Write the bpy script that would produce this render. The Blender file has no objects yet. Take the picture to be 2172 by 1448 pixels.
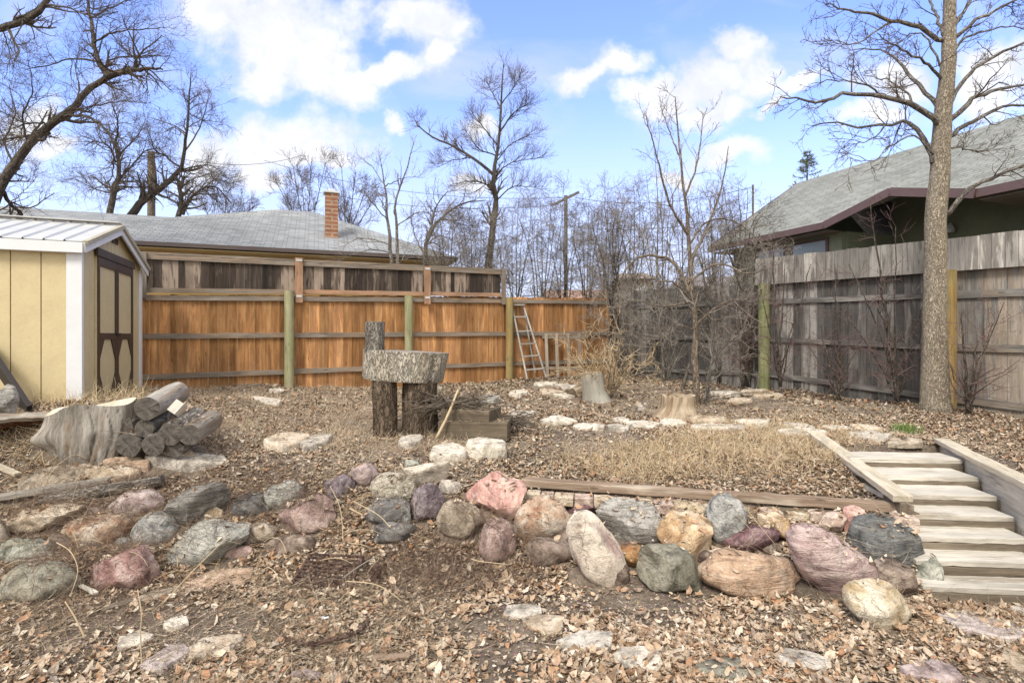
import bpy, math, random
import numpy as np
from mathutils import Vector, Matrix, noise as mn
from mathutils.bvhtree import BVHTree
R_ = np.random.default_rng(7)
random.seed(5)
SC = bpy.context.scene
COL = SC.collection
PI = math.pi
EYE, FPX, HX, HY = 1.8, 1150.0, 1086.0, 716.0

# ------------------------------------------------------------------ camera
cam_d = bpy.data.cameras.new('camera'); cam = bpy.data.objects.new('camera', cam_d); COL.objects.link(cam)
cam.location = (0, 0, EYE); cam.rotation_euler = (PI/2, 0, 0)
cam_d.sensor_width = 36; cam_d.lens = 36*FPX/2172; cam_d.shift_y = -8/2172
cam_d.clip_start = .05; cam_d.clip_end = 2000
SC.camera = cam
SC.view_settings.view_transform = 'Standard'; SC.view_settings.look = 'None'
SC.view_settings.gamma = 1; SC.view_settings.use_curve_mapping = False
SC.view_settings.exposure = 1.3
SC.cycles.max_bounces = 6; SC.cycles.transparent_max_bounces = 4
SC.cycles.use_denoising = True

# ------------------------------------------------------------------ sun
SUN_EL, SUN_AZ = math.radians(48), math.radians(205)      # azimuth clockwise from +Y; behind the camera, to its left
sd = bpy.data.lights.new('sun', 'SUN'); sd.energy = 1.45; sd.angle = math.radians(18); sd.color = (1, .95, .87)
sun = bpy.data.objects.new('sun', sd); COL.objects.link(sun)
dv = Vector((math.sin(SUN_AZ)*math.cos(SUN_EL), math.cos(SUN_AZ)*math.cos(SUN_EL), math.sin(SUN_EL)))
sun.rotation_euler = dv.to_track_quat('Z', 'Y').to_euler()

# ------------------------------------------------------------------ node helper
class NT:
    def __init__(s, tree):
        s.t = tree; tree.nodes.clear()
    def n(s, kind, ins=None, **pr):
        nd = s.t.nodes.new(kind)
        for k, v in pr.items(): setattr(nd, k, v)
        if ins:
            for k, v in ins.items(): s.set(nd.inputs[k], v)
        return nd
    def set(s, inp, v):
        if isinstance(v, bpy.types.NodeSocket): s.t.links.new(v, inp)
        else:
            if isinstance(v, (tuple, list)) and inp.type == 'RGBA' and len(v) == 3: v = (*v, 1)
            inp.default_value = v
    def math(s, op, a, b=0.0, c=None, clamp=False):
        d = {0: a, 1: b}
        if c is not None: d[2] = c
        return s.n('ShaderNodeMath', d, operation=op, use_clamp=clamp).outputs[0]
    def vmath(s, op, a, b=None, scale=None):
        d = {0: a}
        if b is not None: d[1] = b
        if scale is not None: d['Scale'] = scale
        nd = s.n('ShaderNodeVectorMath', d, operation=op)
        return nd.outputs['Value'] if op in ('LENGTH', 'DOT_PRODUCT') else nd.outputs[0]
    def map(s, v, scale=(1, 1, 1), loc=(0, 0, 0), rot=(0, 0, 0), typ='POINT'):
        return s.n('ShaderNodeMapping', {'Vector': v, 'Scale': scale, 'Location': loc, 'Rotation': rot}, vector_type=typ).outputs[0]
    def noise(s, v, scale=5., det=3., rough=.55, dist=0.):
        return s.n('ShaderNodeTexNoise', {'Vector': v, 'Scale': scale, 'Detail': det, 'Roughness': rough, 'Distortion': dist}).outputs['Fac']
    def vor(s, v, scale=5., feat='F1', out='Distance'):
        return s.n('ShaderNodeTexVoronoi', {'Vector': v, 'Scale': scale}, feature=feat).outputs[out]
    def ramp(s, f, stops, interp='LINEAR'):
        nd = s.n('ShaderNodeValToRGB', {0: f}); cr = nd.color_ramp; cr.interpolation = interp
        while len(cr.elements) < len(stops): cr.elements.new(.5)
        for e, (p, c) in zip(cr.elements, stops):
            e.position = p; e.color = (*c, 1) if isinstance(c, (tuple, list)) else (c, c, c, 1)
        return nd.outputs[0]
    def mix(s, f, a, b, mode='MIX'):
        nd = s.n('ShaderNodeMix', None, data_type='RGBA', blend_type=mode)
        s.set(nd.inputs[0], f); s.set(nd.inputs[6], a); s.set(nd.inputs[7], b)
        return nd.outputs[2]
    def step(s, f, a, b):
        return s.n('ShaderNodeMapRange', {'Value': f, 'From Min': a, 'From Max': b}, interpolation_type='SMOOTHSTEP').outputs[0]

def px2uv(x, y): return (x-HX)/FPX, (HY-y)/FPX

# ------------------------------------------------------------------ sky with clouds
W = bpy.data.worlds.new('World'); SC.world = W; W.use_nodes = True
w = NT(W.node_tree)
sky = w.n('ShaderNodeTexSky', None, sky_type='NISHITA', sun_disc=False, sun_elevation=SUN_EL, sun_rotation=SUN_AZ,
          air_density=1.0, dust_density=.6, ozone_density=2.6)
g = w.n('ShaderNodeTexCoord').outputs['Generated']
xyz = w.n('ShaderNodeSeparateXYZ', {0: g}).outputs
ya = w.math('MAXIMUM', w.math('ABSOLUTE', xyz[1]), .08)
uu = w.math('DIVIDE', xyz[0], ya); vv = w.math('DIVIDE', xyz[2], ya)
uv = w.n('ShaderNodeCombineXYZ', {0: uu, 1: vv, 2: 0.}).outputs[0]
nz = w.n('ShaderNodeTexNoise', {'Vector': uv, 'Scale': 5.5, 'Detail': 7., 'Roughness': .58})
warp = w.vmath('SCALE', w.vmath('SUBTRACT', nz.outputs['Color'], (.5, .5, .5)), scale=.17)
uvw = w.vmath('ADD', uv, warp)
BL = [(600, 45, 175, 85, 0), (470, 20, 90, 100, 0), (660, 130, 150, 70, -15), (560, 150, 60, 45, 0), (740, 195, 75, 34, 0), (820, 150, 85, 26, 14),
      (590, 300, 165, 66, 0), (480, 320, 90, 70, 0), (690, 335, 80, 26, 0), (540, 355, 60, 40, 0), (900, 25, 85, 45, 0), (932, 75, 32, 50, 10),
      (848, 240, 24, 20, 0), (1235, 152, 62, 22, 28), (1325, 112, 55, 30, 0), (1375, 170, 75, 32, 10), (1490, 175, 125, 48, 18), (1555, 95, 36, 45, 30),
      (1500, 230, 75, 30, 0), (1600, 185, 60, 40, 0), (1625, 238, 52, 13, 15), (1700, 185, 50, 20, 30), (1535, 318, 74, 28, 0), (1450, 370, 60, 20, 0),
      (1890, 175, 70, 45, 20), (1860, 245, 80, 22, 10), (2110, 170, 100, 55, 25), (60, 235, 75, 42, 0), (120, 300, 50, 28, 0), (990, 390, 40, 24, 0),
      (560, 400, 90, 24, 0), (1010, 290, 40, 20, 0)]
dd = None
for (cx, cy, rx, ry, an) in BL:
    u0, v0 = px2uv(cx, cy)
    m_ = w.map(uvw, (rx/FPX, ry/FPX, 1), (u0, v0, 0), (0, 0, math.radians(an)), 'TEXTURE')
    l_ = w.vmath('LENGTH', m_)
    dd = l_ if dd is None else w.math('SMOOTH_MIN', dd, l_, .25)
fine = w.noise(uv, 16., 8., .6)
dd = w.math('ADD', dd, w.math('MULTIPLY', w.math('SUBTRACT', fine, .5), 1.9))
mask = w.math('SUBTRACT', 1., w.step(dd, .45, 1.5))
wisp = w.noise(w.map(uv, (1.6, 3.2, 1), rot=(0, 0, -.5)), 2.2, 6., .55, .6)
mask2 = w.math('MULTIPLY', w.step(wisp, .42, .78), .6)
hor = w.math('SUBTRACT', 1., w.step(vv, .08, .50))
mask2 = w.math('MAXIMUM', mask2, w.math('MULTIPLY', hor, .8))
skyc = w.mix(1., sky.outputs[0], (.98, .94, 1.22), 'MULTIPLY')
shade = w.noise(uvw, 7., 5., .6)
cloud = w.ramp(shade, [(.3, (.70, .735, .86)), (.62, (.97, .965, 1.0))])
cloud = w.vmath('SCALE', cloud, scale=3.45)
hzc = w.mix(1., (2.45, 2.55, 3.05), (1, 1, 1), 'MULTIPLY')
c1 = w.mix(mask2, skyc, hzc)
c2 = w.mix(mask, c1, cloud)
# bright cloud added out of view, overhead and behind, to whiten the ambient light
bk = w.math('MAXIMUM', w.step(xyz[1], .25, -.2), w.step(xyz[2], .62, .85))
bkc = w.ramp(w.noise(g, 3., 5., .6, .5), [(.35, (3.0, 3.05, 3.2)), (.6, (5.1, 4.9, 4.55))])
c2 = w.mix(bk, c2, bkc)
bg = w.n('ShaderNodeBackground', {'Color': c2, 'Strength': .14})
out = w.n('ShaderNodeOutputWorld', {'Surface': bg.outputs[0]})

# ------------------------------------------------------------------ mesh builder
class MB:
    def __init__(s): s.V = []; s.F = []; s.G = []; s.n = 0
    def add(s, V, F, G=None):
        V = np.asarray(V, float).reshape(-1, 3)
        s.V.append(V); s.G.append(V.copy() if G is None else np.asarray(G, float).reshape(-1, 3))
        if isinstance(F, np.ndarray): s.F.append(F + s.n)
        else:
            by = {}
            for f in F: by.setdefault(len(f), []).append(f)
            for k, fs in by.items(): s.F.append(np.array(fs, int) + s.n)
        s.n += len(V); return s
    def box(s, c, ax, h):                       # ax rows: 3 unit axes, h half sizes; grain along ax[0]
        c = np.array(c, float); ax = np.array(ax, float)
        sg = np.array([(i, j, k) for i in (-1, 1) for j in (-1, 1) for k in (-1, 1)], float)
        L = sg*np.array(h)
        s.add(c + L@ax, [(0, 1, 3, 2), (4, 6, 7, 5), (0, 4, 5, 1), (2, 3, 7, 6), (0, 2, 6, 4), (1, 5, 7, 3)], L + R_.uniform(0, 50, 3)*np.array([1, 1, 1]))
        return s
    def beam(s, p0, p1, w_, h_, up=(0, 0, 1), n=1, jit=0.):   # w_ across, h_ along up
        p0 = np.array(p0, float); p1 = np.array(p1, float); d = p1-p0; L = np.linalg.norm(d); d /= L
        up = np.array(up, float); sd_ = np.cross(d, up); sd_ /= np.linalg.norm(sd_); up = np.cross(sd_, d)
        V = []; G = []; off = R_.uniform(0, 50, 3)
        for i in range(n+1):
            c = p0 + d*L*i/n
            for (a, b) in ((-1, -1), (1, -1), (1, 1), (-1, 1)):
                j = R_.normal(0, jit, 2) if jit else (0, 0)
                V.append(c + sd_*(a*w_/2+j[0]) + up*(b*h_/2+j[1])); G.append(off+np.array([L*i/n, a*w_/2, b*h_/2]))
        F = [(0, 3, 2, 1), (4*n, 4*n+1, 4*n+2, 4*n+3)]
        for i in range(n):
            for k in range(4):
                a = 4*i+k; b = 4*i+(k+1) % 4; F.append((a, b, b+4, a+4))
        s.add(V, F, G); return s
    def prism(s, pts, ex, gc_ax=None):          # planar polygon pts, extruded by ex
        p = np.array(pts, float); n = len(p); ex = np.array(ex, float)
        V = np.vstack([p, p+ex])
        F = [tuple(range(n-1, -1, -1)), tuple(range(n, 2*n))] + [(i, (i+1) % n, (i+1) % n+n, i+n) for i in range(n)]
        G = V + R_.uniform(0, 50, 3)
        if gc_ax is not None:
            A = np.array(gc_ax, float); G = (V - p[0])@A.T + R_.uniform(0, 50, 3)
        s.add(V, F, G); return s
    def tube(s, P, R, k=6, cap=True, lump=0., gs=1.):   # P (m,n,3) R (m,n)
        P = np.asarray(P, float); R = np.asarray(R, float)
        if P.ndim == 2: P = P[None]; R = R[None]
        m, n, _ = P.shape
        T = np.gradient(P, axis=1); T /= np.linalg.norm(T, axis=2, keepdims=True)+1e-9
        ref = np.where(np.abs(T[:, :1, 2:3]) > .8, np.array([1., 0, 0]), np.array([0, 0, 1.]))
        A = np.cross(T, np.broadcast_to(ref, T.shape)); A /= np.linalg.norm(A, axis=2, keepdims=True)+1e-9
        B = np.cross(T, A)
        th = np.arange(k)*2*PI/k
        rr = R[:, :, None]*np.ones(k)
        if lump: rr = rr*(1+R_.normal(0, lump, (m, n, k)))
        ring = P[:, :, None, :] + rr[..., None]*(np.cos(th)[:, None]*A[:, :, None, :] + np.sin(th)[:, None]*B[:, :, None, :])
        sl = np.concatenate([np.zeros((m, 1)), np.cumsum(np.linalg.norm(np.diff(P, axis=1), axis=2), axis=1)], axis=1)
        G = np.stack([np.broadcast_to(sl[:, :, None], rr.shape), rr*np.cos(th), rr*np.sin(th)], -1) + (R_.uniform(0, 50, (m, 1, 1, 3)) if m > 1 else R_.uniform(0, 50, 3))
        V = ring.reshape(-1, 3)
        base = (np.arange(m)*n*k)[:, None, None] + (np.arange(n-1)*k)[None, :, None]
        a = base + np.arange(k); b = base + (np.arange(k)+1) % k
        F = np.stack([a, b, b+k, a+k], -1).reshape(-1, 4)
        v0 = s.n
        s.add(V, F, G)
        if cap and k > 3:
            for i in range(m):
                o = i*n*k
                s.F.append(np.array([[v0+o+j for j in range(k-1, -1, -1)]])); s.F.append(np.array([[v0+o+(n-1)*k+j for j in range(k)]]))
        return s
    def mesh(s, name, org=(0, 0, 0)):
        V = np.vstack(s.V)-np.array(org, float); G = np.vstack(s.G)
        me = bpy.data.meshes.new(name)
        me.vertices.add(len(V)); me.vertices.foreach_set('co', V.ravel().astype(np.float32))
        tot = sum(f.size for f in s.F); npoly = sum(len(f) for f in s.F)
        me.loops.add(tot); me.loops.foreach_set('vertex_index', np.concatenate([f.ravel() for f in s.F]).astype(np.int32))
        lt = np.concatenate([np.full(len(f), f.shape[1]) for f in s.F]); ls = np.concatenate([[0], np.cumsum(lt)[:-1]])
        me.polygons.add(npoly); me.polygons.foreach_set('loop_start', ls.astype(np.int32)); me.polygons.foreach_set('loop_total', lt.astype(np.int32)); me.polygons.foreach_set('use_smooth', np.zeros(npoly, bool))
        me.update(calc_edges=True); me.validate()
        at = me.attributes.new('gc', 'FLOAT_VECTOR', 'POINT'); at.data.foreach_set('vector', G.ravel().astype(np.float32))
        return me

def org_of(p):
    while p is not None:
        if 'org' in ORG.get(p.name, {}): return ORG[p.name]['org']
        p = p.parent
    return (0, 0, 0)
ORG = {}
def tag(o, label=None, cat=None, group=None, kind=None):
    if label: o['label'] = label
    if cat: o['category'] = cat
    if group: o['group'] = group
    if kind: o['kind'] = kind
    return o
def obj(name, mb, mat, parent=None, org=None, smooth=False, bevel=0.):
    if org is None: org = org_of(parent) if parent is not None else (0, 0, 0)
    me = mb.mesh(name, org) if isinstance(mb, MB) else mb
    o = bpy.data.objects.new(name, me); COL.objects.link(o)
    for m in (mat if isinstance(mat, (list, tuple)) else [mat]): me.materials.append(m)
    if parent is not None: o.parent = parent
    else: o.location = org
    ORG[o.name] = {'org': tuple(org)} if parent is None else {}
    if smooth:
        me.polygons.foreach_set('use_smooth', [True]*len(me.polygons))
        if smooth is not True: me.set_sharp_from_angle(angle=math.radians(smooth))
    if bevel:
        b = o.modifiers.new('bevel', 'BEVEL'); b.width = bevel; b.segments = 2; b.limit_method = 'ANGLE'; b.angle_limit = .6
    return o
def thing(name, label, cat, loc, group=None):
    o = bpy.data.objects.new(name, None); COL.objects.link(o); o.location = loc; o.empty_display_size = .1
    ORG[o.name] = {'org': tuple(loc)}
    return tag(o, label, cat, group)

# ------------------------------------------------------------------ numpy value noise and the ground's height
_tab = np.random.default_rng(3).random((256, 256))
def vn(x, y):
    xi = np.floor(x).astype(int); yi = np.floor(y).astype(int); fx = x-xi; fy = y-yi
    fx = fx*fx*(3-2*fx); fy = fy*fy*(3-2*fy)
    t = lambda i, j: _tab[i % 256, j % 256]
    return (t(xi, yi)*(1-fx)+t(xi+1, yi)*fx)*(1-fy)+(t(xi, yi+1)*(1-fx)+t(xi+1, yi+1)*fx)*fy - .5
def fbm(x, y, o=4):
    r = 0; a = 1.
    for i in range(o): r = r+a*vn(x+17*i, y+31*i); x = x*2.03; y = y*2.03; a *= .5
    return r
def S(t): t = np.clip(t, 0, 1); return t*t*(3-2*t)
def xl(y): return np.interp(y, [3.6, 3.8, 4.19, 4.48, 5.39, 6.5], [2.88, 2.94, 3.14, 3.23, 3.43, 3.6])
def xr(y): return 4.06+(y-4.3)*.387
def gz(x, y):
    x = np.asarray(x, float); y = np.asarray(y, float)
    up = .35+.042*np.minimum(y, 14) + .45*S((-x-2.2)/2.8)*(1-.5*S((y-6.5)/2.5))*S((y-4.4)/1.4)
    yt = np.where(x > .1, 5.03-.149*(x-.1), 5.03+.06*np.clip(-x, 0, 5))
    yb = np.interp(x, [-4, -1.5, 0, 1, 2.2, 3], [3.7, 4.0, 4.05, 3.95, 3.8, 3.75])
    s = np.clip((y-yb)/(yt-yb), 0, 1)
    right = S((x+.15)/.3)
    ztop = up*(1-right)+right*.33
    z = np.where(y < yt, ztop*(s*.6+S(s)*.4), 0)
    bl = .455-.026*np.clip(x, 0, 3.3); behind = bl + (up-bl)*S((y-yt)/1.3)
    z = np.where(y >= yt, up*(1-right)+behind*right, z)
    z = z + fbm(x*1.3, y*1.3)*.07 + fbm(x*6+9, y*6)*.018
    inst = (x > xl(y)-.02) & (x < xr(y)+.02) & (y > 3.4) & (y < 5.95)
    zs = np.interp(y, [3.4, 3.78, 5.4, 5.9], [-.02, -.08, .42, .52])
    z = np.where(inst, zs, z)
    rt = (x >= xr(y)+.02) & (y > 2.2)
    z = np.where(rt, up+fbm(x*1.3, y*1.3)*.05, z)
    return z
def G(px, py, dz=0.):
    u, v = px2uv(px, py)
    Y = np.arange(1.5, 30, .01); zz = EYE+v*Y-dz
    i = np.argmax(zz < gz(u*Y, Y)); y = Y[i]
    return np.array([u*y, y, float(gz(u*y, y))])
def Pt(px, py, Y):
    u, v = px2uv(px, py); return np.array([u*Y, Y, EYE+v*Y])

# ------------------------------------------------------------------ materials
def mat(name, fn, rough=.85, spec=.3):
    m = bpy.data.materials.new(name); m.use_nodes = True
    t = NT(m.node_tree); p = t.n('ShaderNodeBsdfPrincipled', {'Roughness': rough}); o = t.n('ShaderNodeOutputMaterial', {0: p.outputs[0]})
    p.inputs['Specular IOR Level'].default_value = spec
    fn(t, p); return m
def bumpn(t, p, h, st=.5, dist=.01):
    t.set(p.inputs['Normal'], t.n('ShaderNodeBump', {'Height': h, 'Strength': st, 'Distance': dist}).outputs[0])
def rnd(t): return t.n('ShaderNodeNewGeometry').outputs['Random Per Island']
def gcv(t):
    a = t.n('ShaderNodeAttribute', None, attribute_name='gc').outputs['Vector']
    r = rnd(t); return t.vmath('ADD', a, t.vmath('SCALE', (31., 17., 23.), scale=r)), r
def wood(name, cols, stain=None, st_amt=.5, var=.35, gs=(1.5, 38, 38), rough=.85, bump=.5, foot=None):
    def f(t, p):
        v, r = gcv(t)
        gr = t.noise(t.map(v, gs), 1., 6., .65, .3)
        gr2 = t.noise(t.map(v, (gs[0]*3, gs[1]*3, gs[2]*3)), 1., 3., .6)
        br = t.noise(t.map(v, (.9, 5, 5)), 1., 3., .55, .4)
        n = len(cols); c = t.ramp(t.math('ADD', t.math('MULTIPLY', gr, .6), t.math('MULTIPLY', br, .4)), [(.3+.4*i/(n-1), cols[i]) for i in range(n)])
        if stain:
            sm = t.step(t.math('ADD', t.noise(t.map(v, (1.3, 9, 9)), 1., 5., .6, .5), t.math('MULTIPLY', t.math('SUBTRACT', r, .5), .25)), .5, .62)
            c = t.mix(t.math('MULTIPLY', sm, st_amt), c, stain)
        kn = t.vor(t.map(v, (2.2, 9, 9)), 1.)
        c = t.mix(t.math('MULTIPLY', t.math('SUBTRACT', 1., t.step(kn, .05, .13)), .6), c, tuple(x*.45 for x in cols[0]))
        c = t.mix(1., c, t.ramp(r, [(0, 1-var), (1, 1+var)]), 'MULTIPLY')
        cr = t.step(gr2, .28, .42)
        c = t.mix(1., c, t.ramp(cr, [(0, .55), (1, 1.)]), 'MULTIPLY')
        blot = t.noise(t.map(v, (.8, 2.5, 2.5)), 2.2, 5., .65, .6)
        c = t.mix(1., c, t.ramp(blot, [(.3, .72), (.5, 1.), (.7, 1.22)]), 'MULTIPLY')
        t.set(p.inputs['Base Color'], c)
        bumpn(t, p, t.math('ADD', gr, t.math('MULTIPLY', gr2, .5)), bump, .006)
    return mat(name, f, rough, .15)
def rock(name, cols, kind='patch', sc=6., spk=.25, rough=.8, bump=.6, bandrot=(0, 0, 0)):
    def f(t, p):
        v = t.n('ShaderNodeTexCoord').outputs['Object']
        v = t.vmath('ADD', v, t.vmath('SCALE', (11., 7., 5.), scale=t.n('ShaderNodeObjectInfo').outputs['Random']))
        n1 = t.noise(v, sc*.8, 5., .55, 1.3)
        if kind == 'band':
            vb = t.map(v, (2.2, 2.2, 18), rot=bandrot); n1 = t.math('ADD', t.math('MULTIPLY', t.noise(vb, sc*.35, 6., .65, 1.2), .7), t.math('MULTIPLY', n1, .3))
        n = len(cols); g_ = [sum(x)/3 for x in cols]
        cols2 = [tuple((x*.80+g*.20)*1.14*k_ for x, k_ in zip(cc, (1.04, .99, .95))) for cc, g in zip(cols, g_)]
        cols2 = [tuple(x*.8 for x in cols2[0])]+cols2[1:]
        c = t.ramp(n1, [(.36+.28*i/(n-1), cols2[i]) for i in range(n)])
        sp = t.noise(v, 75., 4., .75)
        c = t.mix(1., c, t.ramp(sp, [(.3, 1-spk*1.1), (.7, 1+spk*.7)]), 'MULTIPLY')
        dk = t.noise(v, sc*3.2, 5., .7, .5)
        c = t.mix(1., c, t.ramp(dk, [(.36, .6), (.5, 1.), (.72, 1.12)]), 'MULTIPLY')
        pale = t.step(t.noise(v, sc*1.5, 6., .7, .8), .56, .66)
        c = t.mix(t.math('MULTIPLY', pale, .5), c, tuple(.35*x+.65*y for x, y in zip(cols[-1], (.56, .53, .47))))
        ck = t.vor(t.vmath('ADD', v, t.vmath('SCALE', t.n('ShaderNodeTexNoise', {'Vector': v, 'Scale': 9., 'Detail': 4.}).outputs['Color'], scale=.35)), sc*.4, 'DISTANCE_TO_EDGE')
        ckm = t.step(ck, .0, .012)
        c = t.mix(1., c, t.ramp(ckm, [(0, .72), (1, 1.)]), 'MULTIPLY')
        dirt = t.step(t.noise(v, 5., 6., .7, .3), .55, .7)
        c = t.mix(t.math('MULTIPLY', dirt, .4), c, (.17, .13, .095))
        t.set(p.inputs['Base Color'], c)
        h = t.math('ADD', t.math('MULTIPLY', n1, 1.6), t.math('ADD', t.math('MULTIPLY', sp, .2), t.math('ADD', t.math('MULTIPLY', dk, 1.0), t.math('MULTIPLY', ckm, .15))))
        bumpn(t, p, h, min(1., bump*1.3), .035)
    return mat(name, f, rough, .2)

def flat(name, c, rough=.6, spec=.3, var=.12, sc=8., bump=0.15):
    def f(t, p):
        v = t.n('ShaderNodeTexCoord').outputs['Object']
        n = t.noise(v, sc, 6., .65); n2 = t.noise(v, sc*.15, 3., .6)
        cc = t.mix(1., c, t.ramp(n, [(.3, 1-var), (.7, 1+var*.5)]), 'MULTIPLY')
        cc = t.mix(1., cc, t.ramp(n2, [(.3, 1-var), (.7, 1+var*.5)]), 'MULTIPLY')
        t.set(p.inputs['Base Color'], cc); bumpn(t, p, n, bump, .005)
    return mat(name, f, rough, spec)
M = {}
M['orange'] = wood('cedar', [(.18, .08, .034), (.40, .20, .08), (.58, .36, .18)], (.20, .105, .055), .6, .5, gs=(1., 26, 26))
M['darkw'] = wood('stained_board', [(.035, .029, .026), (.075, .058, .048), (.14, .105, .08)], (.30, .24, .19), .6, .6)
M['greyrail'] = wood('weathered_rail', [(.13, .105, .08), (.22, .185, .15), (.32, .28, .235)], (.35, .2, .1), .25, .15)
M['rustrail'] = wood('new_rail', [(.26, .15, .09), (.40, .24, .15), (.50, .34, .23)], (.25, .2, .16), .5, .15)
M['greyfence'] = wood('grey_board', [(.058, .054, .05), (.12, .113, .106), (.195, .186, .176)], (.32, .30, .275), .55, .5)
M['topband'] = wood('silver_board', [(.18, .168, .15), (.31, .29, .262), (.43, .405, .37)], (.115, .105, .095), .8, .5)
M['widegrey'] = wood('brownish_grey_board', [(.06, .056, .052), (.15, .143, .134), (.27, .257, .24)], (.30, .225, .155), .4, .4)
M['greenpost'] = wood('mossy_post', [(.15, .16, .075), (.24, .25, .12), (.33, .33, .19)], (.32, .28, .2), .5, .1, gs=(1.2, 24, 24))
M['tanpost'] = wood('treated_post', [(.17, .11, .045), (.28, .19, .075), (.36, .27, .13)], (.2, .2, .1), .5, .1, gs=(1.2, 24, 24))
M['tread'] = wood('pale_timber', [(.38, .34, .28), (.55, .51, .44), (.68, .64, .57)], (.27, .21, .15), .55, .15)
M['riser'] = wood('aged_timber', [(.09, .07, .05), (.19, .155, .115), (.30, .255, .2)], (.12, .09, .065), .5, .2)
M['timber'] = wood('brown_timber', [(.14, .09, .06), (.27, .195, .14), (.42, .34, .265)], (.50, .44, .36), .6, .1)
M['capwood'] = wood('cream_cap', [(.38, .33, .24), (.54, .48, .38), (.66, .60, .49)], (.35, .29, .2), .35, .1)
M['silver'] = wood('silver_wood', [(.09, .078, .065), (.27, .245, .21), (.46, .43, .39)], (.26, .17, .10), .5, .12, gs=(3, 30, 30), bump=1.)
M['lad'] = wood('ladder_wood', [(.20, .19, .175), (.33, .31, .28), (.45, .43, .40)], None, 0, .1)
M['block'] = wood('dark_block', [(.09, .07, .05), (.15, .12, .085), (.23, .185, .135)], (.3, .25, .19), .3, .15)

def barkf(name, c0, c1, c2, sc=1., bump=1.):
    def f(t, p):
        v, r = gcv(t)
        a = t.noise(t.map(v, (7*sc, 28*sc, 28*sc)), 1., 5., .65, .5)
        b = t.noise(t.map(v, (1.5, 5, 5)), 1., 4., .6)
        ridge = t.math('ABSOLUTE', t.math('SUBTRACT', t.noise(t.map(v, (10*sc, 32*sc, 32*sc)), 1., 2., .5, 1.2), .5))
        h = t.step(ridge, .0, .09)
        c = t.ramp(t.math('ADD', t.math('MULTIPLY', a, .65), t.math('MULTIPLY', b, .35)), [(.32, c0), (.5, c1), (.66, c2)])
        c = t.mix(1., c, t.ramp(h, [(0, .62), (1, 1.)]), 'MULTIPLY')
        t.set(p.inputs['Base Color'], c)
        bumpn(t, p, t.math('ADD', h, a), bump, .02)
    return mat(name, f, .9, .1)
M['bark_tan'] = barkf('tan_bark', (.36, .295, .215), (.46, .39, .295), (.56, .485, .385), 2.1)
M['bark'] = barkf('dark_bark', (.075, .062, .05), (.135, .113, .092), (.21, .18, .15), .8)
M['bark_grey'] = barkf('grey_bark', (.14, .12, .10), (.25, .225, .195), (.38, .35, .31), .9)
M['bark_brown'] = barkf('brown_bark', (.15, .115, .085), (.26, .205, .155), (.37, .31, .24), .9)
def twigm(name, c, c2):
    def f(t, p):
        r = rnd(t); t.set(p.inputs['Base Color'], t.ramp(r, [(0, c), (1, c2)]))
    return mat(name, f, .85, .1)
M['twig'] = twigm('twig', (.085, .068, .052), (.17, .14, .11))
M['twig_far'] = twigm('twig_grey_brown', (.10, .082, .066), (.19, .158, .13))
M['twig_grey'] = twigm('twig_grey', (.15, .13, .11), (.31, .275, .235))
M['twig_red'] = twigm('twig_reddish', (.10, .06, .055), (.2, .14, .13))
M['twig_tan'] = twigm('twig_tan', (.35, .25, .13), (.60, .49, .34))
def ringf(t, p):
    a = t.n('ShaderNodeAttribute', None, attribute_name='gc').outputs['Vector']
    x = t.n('ShaderNodeSeparateXYZ', {0: a}).outputs
    vec = t.n('ShaderNodeCombineXYZ', {0: 0., 1: x[1], 2: x[2]}).outputs[0]
    nn_ = t.noise(vec, 14., 3.)
    d = t.math('ADD', t.vmath('LENGTH', vec), t.math('MULTIPLY', nn_, .03))
    rg = t.math('SINE', t.math('MULTIPLY', d, 420.))
    an = t.math('ARCTAN2', x[2], x[1])
    ck = t.noise(t.n('ShaderNodeCombineXYZ', {0: t.math('MULTIPLY', an, 3.), 1: t.math('MULTIPLY', d, 4.), 2: x[0]}).outputs[0], 2.2, 3., .6)
    c = t.ramp(t.noise(vec, 22., 4.), [(.3, (.08, .07, .06)), (.7, (.19, .17, .15))])
    c = t.mix(t.math('MULTIPLY', t.step(rg, -.2, 1.), .3), c, (.07, .06, .05))
    c = t.mix(t.math('MULTIPLY', t.step(ck, .6, .64), .8), c, (.02, .018, .015))
    t.set(p.inputs['Base Color'], c); bumpn(t, p, rg, .25, .003)
M['rings'] = mat('cut_end_rings', ringf, .9, .1)
# ------------------------------------------------------------------ ground
def soilf(t, p):
    v = t.n('ShaderNodeTexCoord').outputs['Object']
    n1 = t.noise(v, 1.4, 6., .6, .3); n2 = t.noise(v, 28., 6., .7); n3 = t.vor(v, 55.)
    c = t.ramp(n1, [(.35, (.125, .10, .078)), (.5, (.19, .152, .118)), (.65, (.27, .215, .165))])
    c = t.mix(1., c, t.ramp(n2, [(.3, .5), (.5, .95), (.7, 1.5)]), 'MULTIPLY')
    peb = t.n('ShaderNodeTexVoronoi', {'Vector': v, 'Scale': 55.}).outputs['Color']
    pm = t.step(t.n('ShaderNodeSeparateXYZ', {0: peb}).outputs[0], .86, .9)
    pm = t.math('MULTIPLY', pm, t.math('SUBTRACT', 1., t.step(n3, .25, .4)))
    c = t.mix(pm, c, t.mix(.5, peb, (.36, .32, .28)))
    t.set(p.inputs['Base Color'], c)
    bumpn(t, p, t.math('ADD', n2, t.math('MULTIPLY', pm, .6)), .9, .03)
M['soil'] = mat('soil', soilf, .95, .1)
def grid_axis(pts):
    out_ = []
    for (a, b, st) in pts: out_ += list(np.arange(a, b, st))
    return np.array(out_+[pts[-1][1]])
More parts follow.
